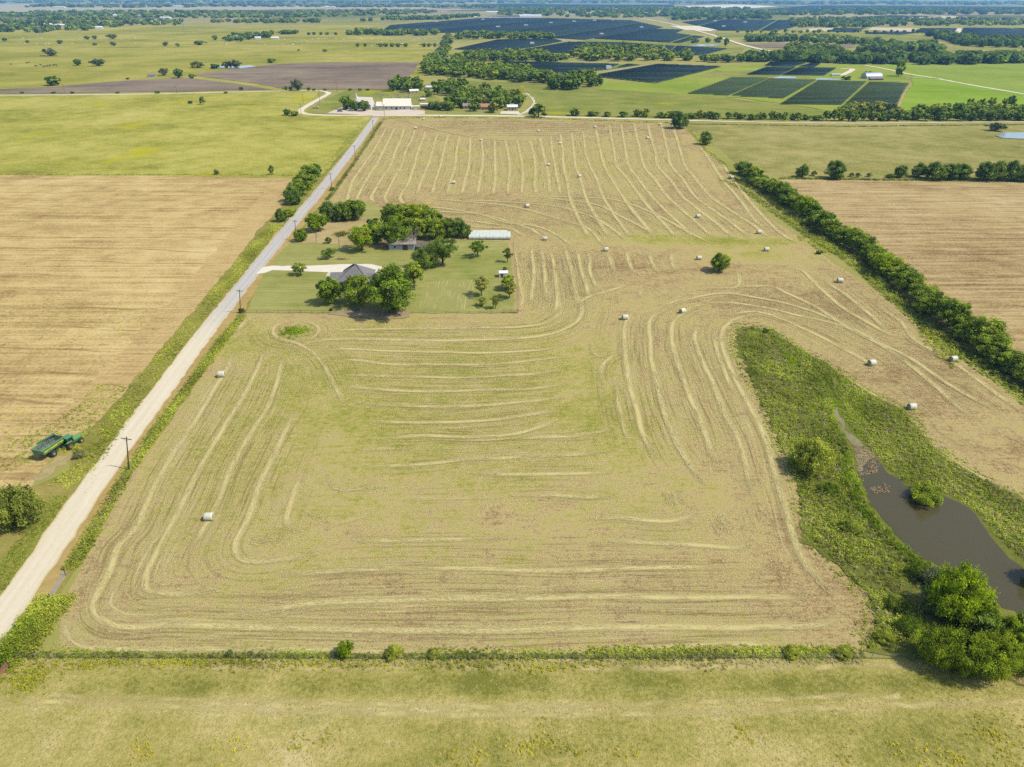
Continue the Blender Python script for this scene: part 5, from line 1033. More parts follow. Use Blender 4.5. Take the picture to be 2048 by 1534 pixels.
for j in range(5):
    for i in range(nx_):
        if j == 4 and i in (0, 11): continue
        if wb is None:
            mb = MB(); L, rad = st_ * .995, 1.0
            mb.lathe([(-L / 2 + .0, .35), (-L / 2, rad - .03), (-L / 2 + .02, rad), (0, rad * 1.0), (L / 2 - .02, rad), (L / 2, rad - .03), (L / 2, .35)], (0, 0, rad - .05), 'X', 32)
            wb = mb.build('wrapped_bale', WRAP.m, None, False); o = wb
        else: o = wb.copy(); COL.objects.link(o)
        o.location = (p0[0] + st_ * (i + .5) + rs.normal(0, .04), p0[1] + 1.0 + j * 2.0 + rs.normal(0, .06), 0); o.rotation_euler = (0, 0, rs.normal(0, .02))
        tag(o, 'white wrapped bale in the long packed block behind the yard', 'wrapped bale', 'packed block of white wrapped bales')

# ================================================================ poles, fences
WOOD_P = plain('pole_wood', (92, 76, 60), .9, .25, 4)
STEEL = plain('galvanised_steel', (190, 190, 184), .5, .15, 4, .5, .3)
RUST = plain('rusty_pipe', (130, 70, 58), .8, .25, 4)
REDP = plain('red_gate_pipe', (196, 128, 116), .7, .2, 4)
def pole_proto(hh=9.6):
    root = empty('utility_pole', (0, 0, 0))
    MB().tube([(0, 0, -.2), (0, 0, hh * .5), (0.0, 0, hh)], [.17, .14, .11], 8).build('pole', WOOD_P, root)
    MB().box((0, -.14, hh - .45), (2.4, .11, .14)).build('crossarm', WOOD_P, root)
    for x in (-1.05, -.4, .4, 1.05):
        MB().lathe([(hh - .38, .03), (hh - .32, .07), (hh - .26, .05), (hh - .2, .06), (hh - .16, .02)], (x, -.14, 0), 'Z', 8).build('insulator', STEEL, root)
    MB().tube([(-.8, -.14, hh - .5), (0, -.1, hh - 1.2)], .03, 4).build('brace', STEEL, root)
    MB().tube([(.8, -.14, hh - .5), (0, -.1, hh - 1.2)], .03, 4).build('brace', STEEL, root)
    return root
pp = pole_proto()
for i, (px, py, hh, lab) in enumerate([(258, 940, 1.0, 'nearest wooden utility pole, right of the gravel road'), (481, 627, .95, 'utility pole at the left corner of the yard fence'), (592, 481, 1.0, 'utility pole behind the round dark roadside bush'), (664, 378, .95, 'utility pole opposite the tree clump on the left'),
                             (711, 318, .95, 'utility pole halfway along the far hayfield fence'), (747, 265, 1.0, 'utility pole shortly before the road junction'), (769, 234, 1.15, 'tall utility pole on the corner of the road junction'), (603, 231, 1.1, 'utility pole at the west road corner bushes'),
                             (607, 206, .95, 'utility pole left of the bend in the west road'), (640, 206, 1.35, 'utility pole right of the slanting west road'), (674, 184, 1.25, 'thick dark utility pole behind the church lawn'), (354, 186, .9, 'utility pole on the west road by the tilled strip'), (130, 186, .9, 'utility pole on the west road far to the left'), (894, 228, .9, 'utility pole before the red brick wall')]):
    o = pp if i == 0 else copy_tree(pp)
    x, y = G(px, py); o.location = (x, y, 0); o.scale = (1, 1, hh); o.rotation_euler = (0, R([11, 8, 5][i]) if i < 3 else 0, [.0, .1, .15, .2, .2, .2, .3, .4, .5, .2, .3, 1.2, 1.4, .1][i])
    tag(o, lab, 'utility pole', 'wooden utility poles')
WIRE = plain('fence_wire', (122, 110, 92), .5, .1, 3, .4, .4)
def fence(name, px, label, step=4.0, hh=1.25, wires=5, post=STEEL, rad=.045, pickets=0, maxp=60, pmat=None):
    P, u = path_pts(GP(px), .5); N, T = normals(P)
    root = empty(name, (P[0][0], P[0][1], 0)); off = Vector((P[0][0], P[0][1], 0))
    k = max(step, u[-1] / maxp); idx = [min(len(P) - 1, int(s / .5)) for s in np.arange(0, u[-1] + .01, k)]
    base = None; rf = np.random.default_rng(len(px))
    for i in idx:
        if base is None: base = MB().tube([(0, 0, -.1), (0, 0, hh)], rad, 6).build('post', post, root); o = base
        else: o = base.copy(); COL.objects.link(o); o.parent = root
        o.location = Vector((P[i][0], P[i][1], 0)) - off; o.rotation_euler = (rf.normal(0, .04), rf.normal(0, .04), 0)
    mb = MB(); Q = P[::8] if len(P) > 16 else P
    Q = np.vstack([Q, P[-1:]]) if len(P) > 16 else Q
    for j in range(wires):
        z = hh * (.12 + .85 * j / max(1, wires - 1))
        mb.tube([(a - off.x, b - off.y, z) for a, b in Q], .012 if pmat is None else .03, 3, False)
    if pickets:
        for i in range(0, len(P), pickets): mb.tube([(P[i][0] - off.x, P[i][1] - off.y, .05), (P[i][0] - off.x, P[i][1] - off.y, hh * .95)], .01, 3, False)
    mb.build('wire_mesh' if pmat is None else 'rail', pmat or WIRE, root)
    return tag(root, label, 'fence')
fence('wire_fence', [(37, 1316), (400, 1317), (800, 1318), (1200, 1318), (1500, 1317), (1800, 1318), (1880, 1322)], 'long wire mesh fence between hayfield and near pasture', 3.4, 1.3, 7, pickets=2)
fence('wire_fence', [(18, 1334), (37, 1316)], 'short wooden braced fence at the bottom left corner', 3, 1.5, 3, WOOD_P, .09)
fence('wire_fence', [(100, 1200), (60, 1268), (37, 1316)], 'wire fence inside the left corner thicket', 4, 1.25, 5, WOOD_P, .06)
fence('wire_fence', [(132, 1150), (180, 1072), (260, 938), (345, 812), (440, 685), (487, 628)], 'wire fence along the gravel road beside the hayfield', 4.5, 1.2, 5)
fence('wire_fence', [(692, 350), (720, 308), (745, 270), (764, 243)], 'wire fence along the asphalt road at the far hayfield', 6, 1.2, 4)
fence('yard_fence', [(491, 625), (560, 626), (650, 627), (760, 628), (900, 628), (1036, 627)], 'thin dark wire fence along the front of the yard', 4, 1.2, 4, plain('dark_post', (72, 62, 52), .9), .05)
fence('yard_fence', [(1036, 627), (1036, 580), (1032, 530), (1026, 488)], 'thin wire fence along the right side of the yard', 4, 1.2, 4, WOOD_P, .05)
fence('pipe_fence', [(1008, 626), (1022, 626), (1036, 626)], 'dark pipe panel at the right corner of the yard', 2.5, 1.5, 5, RUST, .06, pmat=RUST)
fence('meadow_fence', [(600, 350), (670, 310), (720, 262), (742, 236)], 'faint fence between yellow meadow and asphalt road', 8, 1.2, 3)
fence('board_fence', [(641, 207), (658, 197), (674, 187)], 'white low railing beside the west road bend', 4, .8, 2, plain('white_rail', (240, 240, 232), .5), .12, pmat=plain('white_board', (240, 240, 232), .5))
def gate(name, a, b, mat, label, hh=1.35, bars=6):
    p, q = G(*a), G(*b); L = np.linalg.norm(q - p); root = empty(name, (p[0], p[1], 0), math.atan2(q[1] - p[1], q[0] - p[0]))
    mb = MB()
    for j in range(bars): mb.tube([(0, 0, .15 + j * (hh - .15) / (bars - 1)), (L, 0, .15 + j * (hh - .15) / (bars - 1))], .035, 6)
    for x in (0, L / 2, L): mb.tube([(x, 0, .15), (x, 0, hh)], .035, 6)
    mb.tube([(0, 0, .15), (L / 2, 0, hh)], .025, 5)
    mb.build('bars', mat, root)
    for x in (-.12, L + .12): MB().tube([(x, 0, -.1), (x, 0, hh + .35)], [.11, .10], 8).build('gate_post', WOOD_P, root)
    return tag(root, label, 'gate')
gate('field_gate', (103, 1200), (131, 1152), STEEL, 'pale steel gate into the hayfield from the gravel road')
gate('pasture_gate', (-26, 1392), (17, 1335), REDP, 'reddish pipe gate at the bottom left edge')
gate('cattle_gate', (2014, 1354), (2050, 1372), RUST, 'rusty pipe panel under the trees at the right edge', 1.5, 5)

# ================================================================ houses and barns
WALLW = plain('white_siding', (236, 232, 222), .7, .06, .6)
WALLB = plain('beige_siding', (214, 196, 160), .8, .08, .8)
ROOFG = plain('grey_shingles', (136, 132, 130), .9, .14, 1.5)
ROOFC = plain('cream_metal_roof', (255, 238, 214), .5, .05, .5)
ROOFW = plain('white_metal_roof', (240, 240, 238), .45, .05, .5)
ROOFO = plain('orange_roof', (200, 140, 110), .8, .15, 1)
ROOFR = plain('rusty_tin_roof', (182, 166, 150), .7, .35, .8)
GREYW = plain('weathered_boards', (196, 196, 192), .9, .2, 1.2)
GLASS = NB('window_glass', .12, .5); GLASS.color(C(46, 52, 58)); GLASS = GLASS.m
DOORM = plain('dark_door', (88, 72, 62), .6)
TRIM = plain('white_trim', (246, 244, 238), .6, .04)
BRICKR = plain('red_brick', (120, 62, 56), .9, .2, 1)
def building(name, px, py, rz, L, D_, eave, ridge, wall, roof, label, cat='house', kind='gable', wins=(), doors=(), parts=None, over=.45, axis='X'):
    """walls as a box standing at the pixel's ground point (front middle), ridge along local X."""
    x, y = G(px, py); root = empty(name, (x, y, 0), rz)
    MB().box((0, D_ / 2, eave / 2), (L, D_, eave)).build('wall', wall, root)
    mb = MB(); t = .18; o = over
    if kind == 'gable':
        prof = [(-o, eave - .1), (D_ / 2, ridge), (D_ + o, eave - .1), (D_ + o, eave - .1 + t), (D_ / 2, ridge + t), (-o, eave - .1 + t)]
        mb.prism(prof, -L / 2 - o, L / 2 + o); mb.build('roof', roof, root)
        g = MB()
        for sx in (-1, 1):
            xx = sx * (L / 2 - .004)
            g.face([(xx, 0.02, eave), (xx, D_ - .02, eave), (xx, D_ / 2, ridge - .03)])
        g.build('gable_wall', wall, root)
    elif kind == 'hip':
        a = D_ / 2; e = eave
        v = [(-L / 2 - o, -o, e), (L / 2 + o, -o, e), (L / 2 + o, D_ + o, e), (-L / 2 - o, D_ + o, e), (-L / 2 + a, a, ridge), (L / 2 - a, a, ridge)]
        V = [mb.bm.verts.new(p) for p in v]; b = [mb.bm.verts.new((p[0], p[1], p[2] - .15)) for p in v[:4]]
        for f in ((0, 1, 5, 4), (1, 2, 5), (2, 3, 4, 5), (3, 0, 4)): mb.bm.faces.new([V[i] for i in f])
        for i in range(4): mb.bm.faces.new((b[i], b[(i + 1) % 4], V[(i + 1) % 4], V[i]))
        mb.bm.faces.new(b[::-1]); mb.build('roof', roof, root)
    elif kind == 'arch':
        prof = [(D_ / 2 - D_ / 2 * 1.02 * math.cos(t_), eave + (ridge - eave) * math.sin(t_)) for t_ in np.linspace(0, math.pi, 13)]
        mb.prism(prof, -L / 2 - .2, L / 2 + .2); mb.build('roof', roof, root)
    for (wx, wz, ww, wh) in wins:
        f = MB().box((wx, -.03, wz), (ww + .2, .08, wh + .2)).build('window', TRIM, root)
        MB().box((wx, -.075, wz), (ww, .03, wh)).build('pane', GLASS, f)
    for (dx, dw, dh) in doors:
        MB().box((dx, -.03, dh / 2), (dw, .08, dh)).build('door', DOORM, root)
    tag(root, label, cat); return root
h_ = building('farmhouse', 707, 576, -.02, 12, 13, 2.7, 7.6, WALLB, ROOFG, 'beige farmhouse under a grey hipped shingle roof', kind='hip', wins=[(-4.4, 1.5, 1.3, 1.2), (-1.5, 1.5, 1.4, 1.2), (2.6, 1.5, 1.6, 1.3), (4.9, 1.5, 1.0, 1.2)], doors=[(.6, 1, 2.05)])
MB().box((8.0, 5.0, 1.3), (3.9, 6.6, 2.6)).build('porch', WALLW, h_)
mb = MB(); mb.prism([(1.0, 2.55), (5.0, 4.1), (9.0, 2.55), (9, 2.72), (5, 4.28), (1, 2.72)], 2.0, 10.6); mb.build('porch_roof', ROOFG, h_)
MB().box((-7.6, 5.5, 1.2), (3.1, 7.0, 2.4)).build('garage', WALLB, h_)
mb = MB(); mb.prism([(1.4, 2.45), (5.5, 4.2), (9.6, 2.45), (9.6, 2.62), (5.5, 4.38), (1.4, 2.62)], -9.7, -3.0); mb.build('garage_roof', ROOFG, h_)
for y_ in (2.6, 6.2):
    f = MB().box((9.97, y_, 1.4), (.06, 1.5, 1.3)).build('window', TRIM, h_); MB().box((10.01, y_, 1.4), (.04, 1.25, 1.05)).build('pane', GLASS, f)
b_ = building('old_barn', 804, 501, .02, 11.5, 7, 2.9, 4.6, GREYW, ROOFR, 'weathered white barn with a rusty roof half hidden by trees', 'barn', wins=[(-3, 1.7, 1, 1)], doors=[(1.5, 2.2, 2.4)])
MB().box((9.5, 2.5, .9), (6, 5, 1.8)).build('lean_to', plain('grey_tin', (150, 140, 134), .7, .3, 1), b_)
mb = MB(); mb.box((9.5, 2.5, 2.0), (6.4, 5.6, .12), rx=.12); mb.build('lean_to_roof', plain('collapsed_tin', (140, 122, 112), .7, .4, .9), b_)
building('small_shed', 1007, 556, .05, 3.4, 2.6, 2.0, 2.6, WALLW, ROOFW, 'little white shed on the garden lawn', 'shed', doors=[(-.6, .9, 1.7)], over=.15)
# church, hall and village houses
ch = building('church', 727, 219.5, -.25, 16, 11, 5.0, 11, WALLW, ROOFC, 'white church with cream roof and pointed steeple', 'church', wins=[(-5, 2.4, 1, 2.4), (-1.5, 2.4, 1, 2.4), (2, 2.4, 1, 2.4), (5.5, 2.4, 1, 2.4)])
MB().box((-8.6, 4.5, 3.4), (4.2, 4.2, 6.8)).build('tower', WALLW, ch)
mb = MB(); a = [mb.bm.verts.new((-8.6 + sx * 2.3, 4.5 + sy * 2.3, 6.8)) for sx, sy in ((-1, -1), (1, -1), (1, 1), (-1, 1))]; m_ = [mb.bm.verts.new((-8.6 + sx * 1.1, 4.5 + sy * 1.1, 9.2)) for sx, sy in ((-1, -1), (1, -1), (1, 1), (-1, 1))]; tp = mb.bm.verts.new((-8.6, 4.5, 15.8))
for i in range(4): mb.bm.faces.new((a[i], a[(i + 1) % 4], m_[(i + 1) % 4], m_[i])); mb.bm.faces.new((m_[i], m_[(i + 1) % 4], tp))
mb.bm.faces.new(a[::-1]); mb.build('spire', ROOFW, ch)
MB().tube([(-8.6, 4.5, 15.6), (-8.6, 4.5, 17.2)], .08, 5).build('finial', STEEL, ch)
f = MB().box((-8.6, 2.36, 5.4), (1.2, .1, 1.4)).build('window', TRIM, ch); MB().box((-8.6, 2.29, 5.4), (.9, .05, 1.1)).build('pane', GLASS, f)
mb = MB(); mb.prism([(-4.5, 3.0), (0, 7.5), (4.5, 3.0), (4.5, 3.2), (0, 7.7), (-4.5, 3.2)], 0, 1); mb.bm.free()
MB().box((11.5, 5, 1.3), (7, 3, 2.6)).build('link_corridor', WALLW, ch); MB().box((11.5, 5, 2.72), (7.4, 3.6, .14)).build('corridor_roof', ROOFW, ch)
hl = building('parish_hall', 793, 219.5, .0, 27, 18, 3.4, 9.2, WALLW, ROOFC, 'long white parish hall under a big cream metal roof', 'hall', wins=[(-10, 1.7, 1.2, 1.4), (-4.5, 1.7, 1.2, 1.4), (4, 1.7, 1.2, 1.4), (8, 1.7, 1.2, 1.4)], doors=[(0, 2, 2.3)])
MB().box((-16.8, 7, 1.7), (6.5, 14, 3.4)).build('side_wing', WALLW, hl)
mb = MB(); mb.prism([(-.4, 3.3), (7, 6.4), (14.4, 3.3), (14.4, 3.5), (7, 6.6), (-.4, 3.5)], -20.4, -13.96); mb.build('wing_roof', ROOFC, hl)
MB().box((18.2, 3.5, 3.1), (9.2, 7.5, .25)).build('porch_roof', ROOFC, hl)
for sx in (14.5, 18.2, 22.2): MB().box((sx, .2, 1.5), (.35, .35, 3.0)).build('porch_post', WALLW, hl)
building('white_garage', 1025, 221, .05, 10, 9, 3.2, 4.8, WALLB, ROOFW, 'beige garage with a white metal roof and concrete apron', 'garage', wins=[(-2.6, 1.5, 1.1, 1.2), (2.8, 1.5, 1.1, 1.2)], doors=[(0, 1.2, 2.2)])
w_ = MB(); p, q = G(842, 217.5), G(905, 218.5); L = np.linalg.norm(q - p)
w_.box((L / 2, 0, 1.3), (L, .4, 2.6)); w_ = w_.build('brick_wall', BRICKR); w_.location = (p[0], p[1], 0); w_.rotation_euler = (0, 0, math.atan2(q[1] - p[1], q[0] - p[0])); tag(w_, 'long low dark red brick wall beside the parish hall', 'wall')
cp = MB(); cp.box((L / 2, 0, 2.68), (L + .2, .6, .16)); cp.build('coping', TRIM, w_)
building('village_house', 966, 220, .0, 13, 9, 2.8, 5.2, WALLB, ROOFO, 'house with an orange roof in front of the village wood', wins=[(-4, 1.5, 1.4, 1.2), (3, 1.5, 1.4, 1.2)], doors=[(0, 1, 2)])
building('village_house', 938, 218, .0, 12, 8, 2.8, 4.8, WALLB, ROOFR, 'house with a brown roof hidden behind a bright green tree', wins=[(-3, 1.5, 1.4, 1.2), (3, 1.5, 1.4, 1.2)])
building('cottage', 829, 187, .3, 10, 7, 2.6, 4.2, WALLB, ROOFC, 'small cottage with a pale roof on the meadow behind the hall', wins=[(-2, 1.4, 1.2, 1.1), (2, 1.4, 1.2, 1.1)])
building('cottage', 833, 176, .1, 9, 6, 2.6, 4.0, WALLW, ROOFW, 'small white cottage among the far village trees')
building('cottage', 856, 179, -.2, 9, 6, 2.4, 4.0, WALLW, ROOFW, 'white shed at the right of the far village trees', 'shed')
building('garden_shed', 846, 202.5, .2, 5, 4, 2.0, 2.8, WALLB, ROOFC, 'tiny pale shed on the village lawn', 'shed')
building('hay_shelter', 848, 206 + 8, .1, 7, 5, 2.6, 3.2, WALLB, ROOFC, 'small open shelter left of the red brick wall', 'shed')
building('silver_barn', 1748, 158, .12, 22, 14, 2.2, 7.5, GREYW, plain('silver_tin', (200, 208, 214), .35, .1, .5, .5, .3), 'silver round roofed barn by the big dark tree', 'barn', 'arch')
building('cattle_pen_shed', 1754, 161, .1, 18, 5, 2.4, 3.2, plain('red_boards', (150, 110, 100), .9), ROOFR, 'low reddish shed in front of the silver barn', 'shed')
building('solar_office', 1672, 153, .1, 12, 5, 2.8, 3.2, WALLW, ROOFW, 'white site cabin at the end of the white lane', 'cabin')
building('pasture_shed', 303, 155, .3, 9, 6, 2.4, 4, GREYW, ROOFG, 'grey tin shed in the yellow pasture', 'shed')
building('ranch_house', 466, 77, .0, 34, 12, 4, 6.5, WALLB, ROOFC, 'long pale ranch house among dark trees in the far pasture', wins=[(-8, 2, 2, 1.5), (4, 2, 2, 1.5)])
building('ranch_barn', 516, 79, .2, 14, 10, 4, 6.5, WALLW, ROOFW, 'white barn right of the long pale ranch house', 'barn')
building('ranch_barn', 550, 79, .1, 18, 10, 3.5, 6, WALLW, ROOFC, 'cream barn at the right end of the far farmstead trees', 'barn')
for i, (px, py, L_, lab) in enumerate([(120, 54, 40, 'white farm house in the far left wood'), (95, 52, 30, 'long white roof in the far left wood'), (198, 58, 22, 'white shed at the front of the far left wood'), (310, 47, 40, 'white house at the right end of the far left wood'), (117, 16, 90, 'long white shed on the far left tan field'),
                                (300, 14, 70, 'left white roof near the left horizon'), (350, 13, 90, 'wide white roof near the left horizon'), (368, 14, 70, 'small white roof near the left horizon'), (235, 33, 40, 'white roof inside the long wood belt'), (660, 16, 80, 'white dome roof near the substation horizon'), (988, 27, 90, 'white roof behind the big solar block'), (1062, 35, 110, 'long white building above the big solar block'), (330, 38, 46, 'white barn below the long wood belt'), (760, 22, 40, 'white house by the far road bend')]):
    building('distant_house', px, py, .1 * (i % 3), L_, L_ * .4, 4 + L_ * .04, 7 + L_ * .05, WALLW, ROOFW, lab)
# small things of the yard
mb = MB(); mb.lathe([(0, 2.2), (.75, 2.25), (.8, 2.15)], (0, 0, 0), 'Z', 20); pool = mb.build('paddling_pool', plain('blue_pool', (40, 150, 220), .5, .1)); x, y = G(770, 580); pool.location = (x, y, .1); tag(pool, 'blue round pool behind the biggest yard tree', 'pool')
P = G(684, 470)[None] + rg.normal(0, 1, (90, 2)) * (1.8, 1.6); tag(tuft_object('brush_pile', P, .9, 1.7, 26, .35, WEED_K, None, None, rng=rg), 'heap of cut olive brush on the dry yard', 'brush pile', kind='thing')
P = G(682, 519)[None] + rg.normal(0, 1, (40, 2)) * (1.2, .6); tag(tuft_object('brush_pile', P, .6, .6, 18, .3, WEED_R, None, None, rng=rg), 'small orange heap of dead branches on the lawn', 'brush pile', kind='thing')
def tub(px, py, rad, hh, rgb, name, label, cat):
    mb = MB(); mb.lathe([(0, rad * .9), (hh * .1, rad), (hh, rad * 1.05), (hh, rad * .9), (hh * .3, rad * .8)], (0, 0, 0), 'Z', 14); o = mb.build(name, plain(name, rgb, .6)); x, y = G(px, py); o.location = (x, y, .07); tag(o, label, cat)
tub(662, 622, .6, .7, (50, 42, 44), 'feed_tub', 'black tub left on the ash coloured ground', 'tub'); tub(711, 621.5, .9, .6, (80, 120, 130), 'stock_tub', 'teal tub on the ash coloured ground', 'tub')
tub(723, 622, .35, 1.1, (140, 170, 140), 'rain_barrel', 'pale green barrel right of the teal tub', 'barrel'); tub(596, 655, .6, .5, (196, 186, 168), 'field_stone', 'pale stone block in the weed island', 'stone')
def dead_tree(px, py, hh, wd, n, label, seed, thick=.2, nm='dead_tree'):
    r = np.random.default_rng(seed); x, y = G(px, py); root = empty(nm, (x, y, 0)); mb = MB()
    mb.tube([(0, 0, -.1), (.1, 0, hh * .4), (.2, .1, hh * .75)], [thick, thick * .7, thick * .3], 7); mb.build('trunk', BARE, root); mb = MB()
    for i in range(n):
        z0 = hh * r.uniform(.3, .7); a = r.uniform(0, 6.28); e = Vector((math.cos(a) * wd * r.uniform(.5, 1), math.sin(a) * wd * r.uniform(.5, 1), hh * r.uniform(.6, 1.05))); s_ = Vector((.12, .05, z0)); m = s_.lerp(e, .5) + Vector((0, 0, -.3))
        mb.tube([s_, m, e], [thick * .4, thick * .25, .03], 5)
        for k in range(4):
            b0 = m.lerp(e, r.uniform(0, .9)); mb.tube([b0, b0 + Vector(r.normal(0, wd * .22, 3)) + Vector((0, 0, .3))], [thick * .14, .015], 4)
    mb.build('limbs', BARE, root); tag(root, label, 'dead tree')
dead_tree(826, 496, 9, 5, 16, 'bare grey tree in front of the old barn', 1, .32); dead_tree(633, 487, 7, 1.6, 6, 'thin bare tree at the front of the dry yard', 2, .14); dead_tree(679, 500, 7, 1.5, 4, 'leaning bare stick of a tree left of the leaning yard tree', 3, .16)

# ================================================================ farm machines
GREEN = plain('machine_green', (88, 146, 98), .4, .1, 1, .5); GREEN_L = plain('bright_machine_green', (112, 168, 96), .4, .08, 1, .5); GREEN_D = plain('dark_machine_green', (52, 106, 66), .5, .1, 1, .4)
YEL = plain('machine_yellow', (236, 206, 50), .4, .06, 1, .5); TYRE = plain('tyre_rubber', (62, 58, 54), .9, .1, 3); RIMW = plain('white_rim', (236, 228, 206), .5, .06); DGL = plain('cab_glass', (34, 52, 46), .15, .05, 1, .6); GREYM = plain('grey_steel', (140, 142, 138), .5, .15, 2, .5, .4); ROOFGN = plain('cab_roof_green', (70, 150, 90), .4, .06, 1, .5)
def wheel(name, parent, x, y, rad, wid, rim):
    mb = MB(); mb.lathe([(-wid / 2, rad * .55), (-wid / 2, rad * .9), (-wid * .35, rad), (wid * .35, rad), (wid / 2, rad * .9), (wid / 2, rad * .55)], (0, 0, 0), 'Y', 24)
    for k in range(24):
        t = k * 2 * math.pi / 24; mb.box((rad * math.cos(t), (wid * .18) * (1 if k % 2 else -1), rad * math.sin(t)), (.08, wid * .5, .12), ry=-t)
    w = mb.build(name, TYRE, parent); w.location = (x, y, rad)
    mb = MB(); mb.lathe([(-wid * .50, rad * .2), (-wid * .50, rad * .54), (-wid * .2, rad * .56), (wid * .2, rad * .56), (wid * .50, rad * .54), (wid * .50, rad * .2)], (0, 0, 0), 'Y', 20); mb.build('rim', rim, w)
    return w
# grain cart: open hopper on one axle
xa, ya = G(80, 924); xb, yb = G(126, 892); ang = math.atan2(yb - ya, xb - xa)
cart = empty('grain_cart', ((xa + xb) / 2, (ya + yb) / 2, 0), ang)
Lc, Wc = 6.8, 3.3; z0, z1, z2 = .9, 1.9, 3.2
def hop(l, w, z): return [(-l / 2, -w / 2, z), (l / 2, -w / 2, z), (l / 2, w / 2, z), (-l / 2, w / 2, z)]
mb = MB(); R0 = [[mb.bm.verts.new(p) for p in q] for q in (hop(Lc * .45, .7, z0), hop(Lc * .92, Wc * .96, z1), hop(Lc, Wc, z2), hop(Lc - .14, Wc - .14, z2), hop(Lc * .92 - .14, Wc * .96 - .14, z1 + .02), hop(Lc * .45 - .1, .6, z0 + .08))]
for a, b in zip(R0[:4], R0[1:4]):
    for i in range(4): mb.bm.faces.new((a[i], a[(i + 1) % 4], b[(i + 1) % 4], b[i]))
mb.bm.faces.new(R0[0][::-1]); keep_ = [[v.co.copy() for v in q] for q in R0[3:]]
for q in R0[4:]:
    for v in q: mb.bm.verts.remove(v)
mb.build('hopper', GREEN, cart)
mb = MB(); R0 = [[mb.bm.verts.new(p) for p in q] for q in keep_]
for a, b in zip(R0, R0[1:]):
    for i in range(4): mb.bm.faces.new((a[i], a[(i + 1) % 4], b[(i + 1) % 4], b[i]))
mb.bm.faces.new(R0[-1]); mb.build('liner', plain('dusty_liner', (120, 140, 122), .8, .25, 1), cart)
mb = MB()
for sy in (-1, 1): mb.box((0, sy * Wc / 2, z2 + .05), (Lc + .2, .16, .14))
for sx in (-1, 1): mb.box((sx * Lc / 2, 0, z2 + .05), (.16, Wc - .18, .14))
mb.build('rim_rail', GREEN_L, cart)
mb = MB()
for x in (-1.6, 0, 1.6): mb.tube([(x, -Wc / 2 + .1, z2 - .1), (x, 0, z1 - .2), (x, Wc / 2 - .1, z2 - .1)], .05, 6); mb.tube([(x, -Wc / 2 + .1, z2 - .15), (x + 1.2, Wc / 2 - .1, z2 - .15)], .04, 6)
mb.build('cross_braces', GREYM, cart)
MB().tube([(-Lc * .3, 0, z0 + .35), (Lc * .3, 0, z0 + .35)], .22, 10).build('floor_auger', GREYM, cart)
MB().box((0, -Wc / 2 - .06, z2 - .62), (Lc * .9, .05, .30)).build('side_stripe', YEL, cart)
for sx in (-1.5, 1.5): MB().box((sx, -Wc / 2 - .09, z2 - .62), (.9, .03, .12)).build('stripe_mark', GREEN_D, cart)
mb = MB(); mb.tube([(Lc * .45, .9, .8), (Lc / 2 + .3, 1.0, z2 - .3), (Lc / 2 - .1, 1.1, z2 + .35), (-Lc * .15, Wc / 2 + .25, z2 + .25)], [.26, .26, .24, .24], 10); mb.build('unloading_auger', GREEN_D, cart)
mb = MB(); mb.box((0, 0, .75), (2.4, 2.6, .22)); mb.box((-1.3, -1.0, .8), (.2, .2, 1.2)); mb.box((-1.3, 1.0, .8), (.2, .2, 1.2)); mb.tube([(Lc * .3, -.5, .8), (Lc / 2 + 1.7, 0, .6)], .09, 6); mb.tube([(Lc * .3, .5, .8), (Lc / 2 + 1.7, 0, .6)], .09, 6); mb.build('chassis', GREEN_D, cart)
for sy in (-1, 1): wheel('wheel', cart, -.7, sy * 1.55, .85, .6, RIMW)
tag(cart, 'green grain cart with open hopper and yellow stripe', 'grain cart')
def tractor(loc, rz, label):
    t = empty('tractor', loc, rz)
    mb = MB(); mb.box((1.75, 0, 1.55), (2.3, .95, .85), bev=.12); mb.box((2.95, 0, 1.45), (.12, .9, .7)); mb.build('hood', GREEN_L, t)
    mb = MB(); mb.box((.9, 0, .95), (4.2, .8, .5)); mb.box((-.9, 0, 1.0), (1.2, 1.4, .7)); mb.box((-1.7, 0, .75), (.7, .5, .2)); mb.build('chassis', GREEN_D, t)
    mb = MB(); mb.box((-.35, 0, 2.2), (1.6, 1.55, 1.35), bev=.1); mb.build('cab', DGL, t)
    mb = MB()
    for sx in (-1, 1):
        for sy in (-1, 1): mb.tube([(-.35 + sx * .8, sy * .78, 1.5), (-.35 + sx * .72, sy * .72, 2.9)], .06, 6)
    mb.build('cab_frame', GREEN, t)
    MB().box((-.35, 0, 2.98), (1.95, 1.8, .22), bev=.08).build('roof', ROOFGN, t)
    mb = MB()
    for sy in (-1, 1): mb.box((-.95, sy * 1.0, 1.95), (1.5, .5, .08)); mb.box((-.25, sy * 1.0, 1.65), (.08, .5, .6))
    mb.build('fenders', GREEN_L, t)
    MB().tube([(1.2, .3, 1.9), (1.2, .3, 2.9)], .06, 8).build('exhaust', GREYM, t)
    for sy in (-1, 1): wheel('rear_wheel', t, -.95, sy * 1.15, .92, .55, YEL); wheel('front_wheel', t, 2.2, sy * .95, .64, .42, YEL)
    for sy in (-1, 1): MB().box((3.02, sy * .25, 1.6), (.04, .2, .14)).build('headlight', RIMW, t)
    return tag(t, label, 'tractor')
xt, yt = G(144, 892); tractor((xt, yt, 0), math.atan2(*(G(158, 885) - G(134, 899))[::-1]), 'green tractor with yellow wheels hitched before the grain cart')
xt, yt = G(-8, 1010); tractor((xt, yt, 0), 1.2, 'green and yellow tractor cut by the left edge behind the olive bush')
P = G(143, 895)[None] + rg.normal(0, 1, (50, 2)) * (1.6, .7) + (1.4, -.9); tuft_object('sunflower_weeds', P, .5, 1.0, 22, .2, WEED_Y, 'yellow flowering weeds beside the green tractor', 'wildflowers', rng=rg)
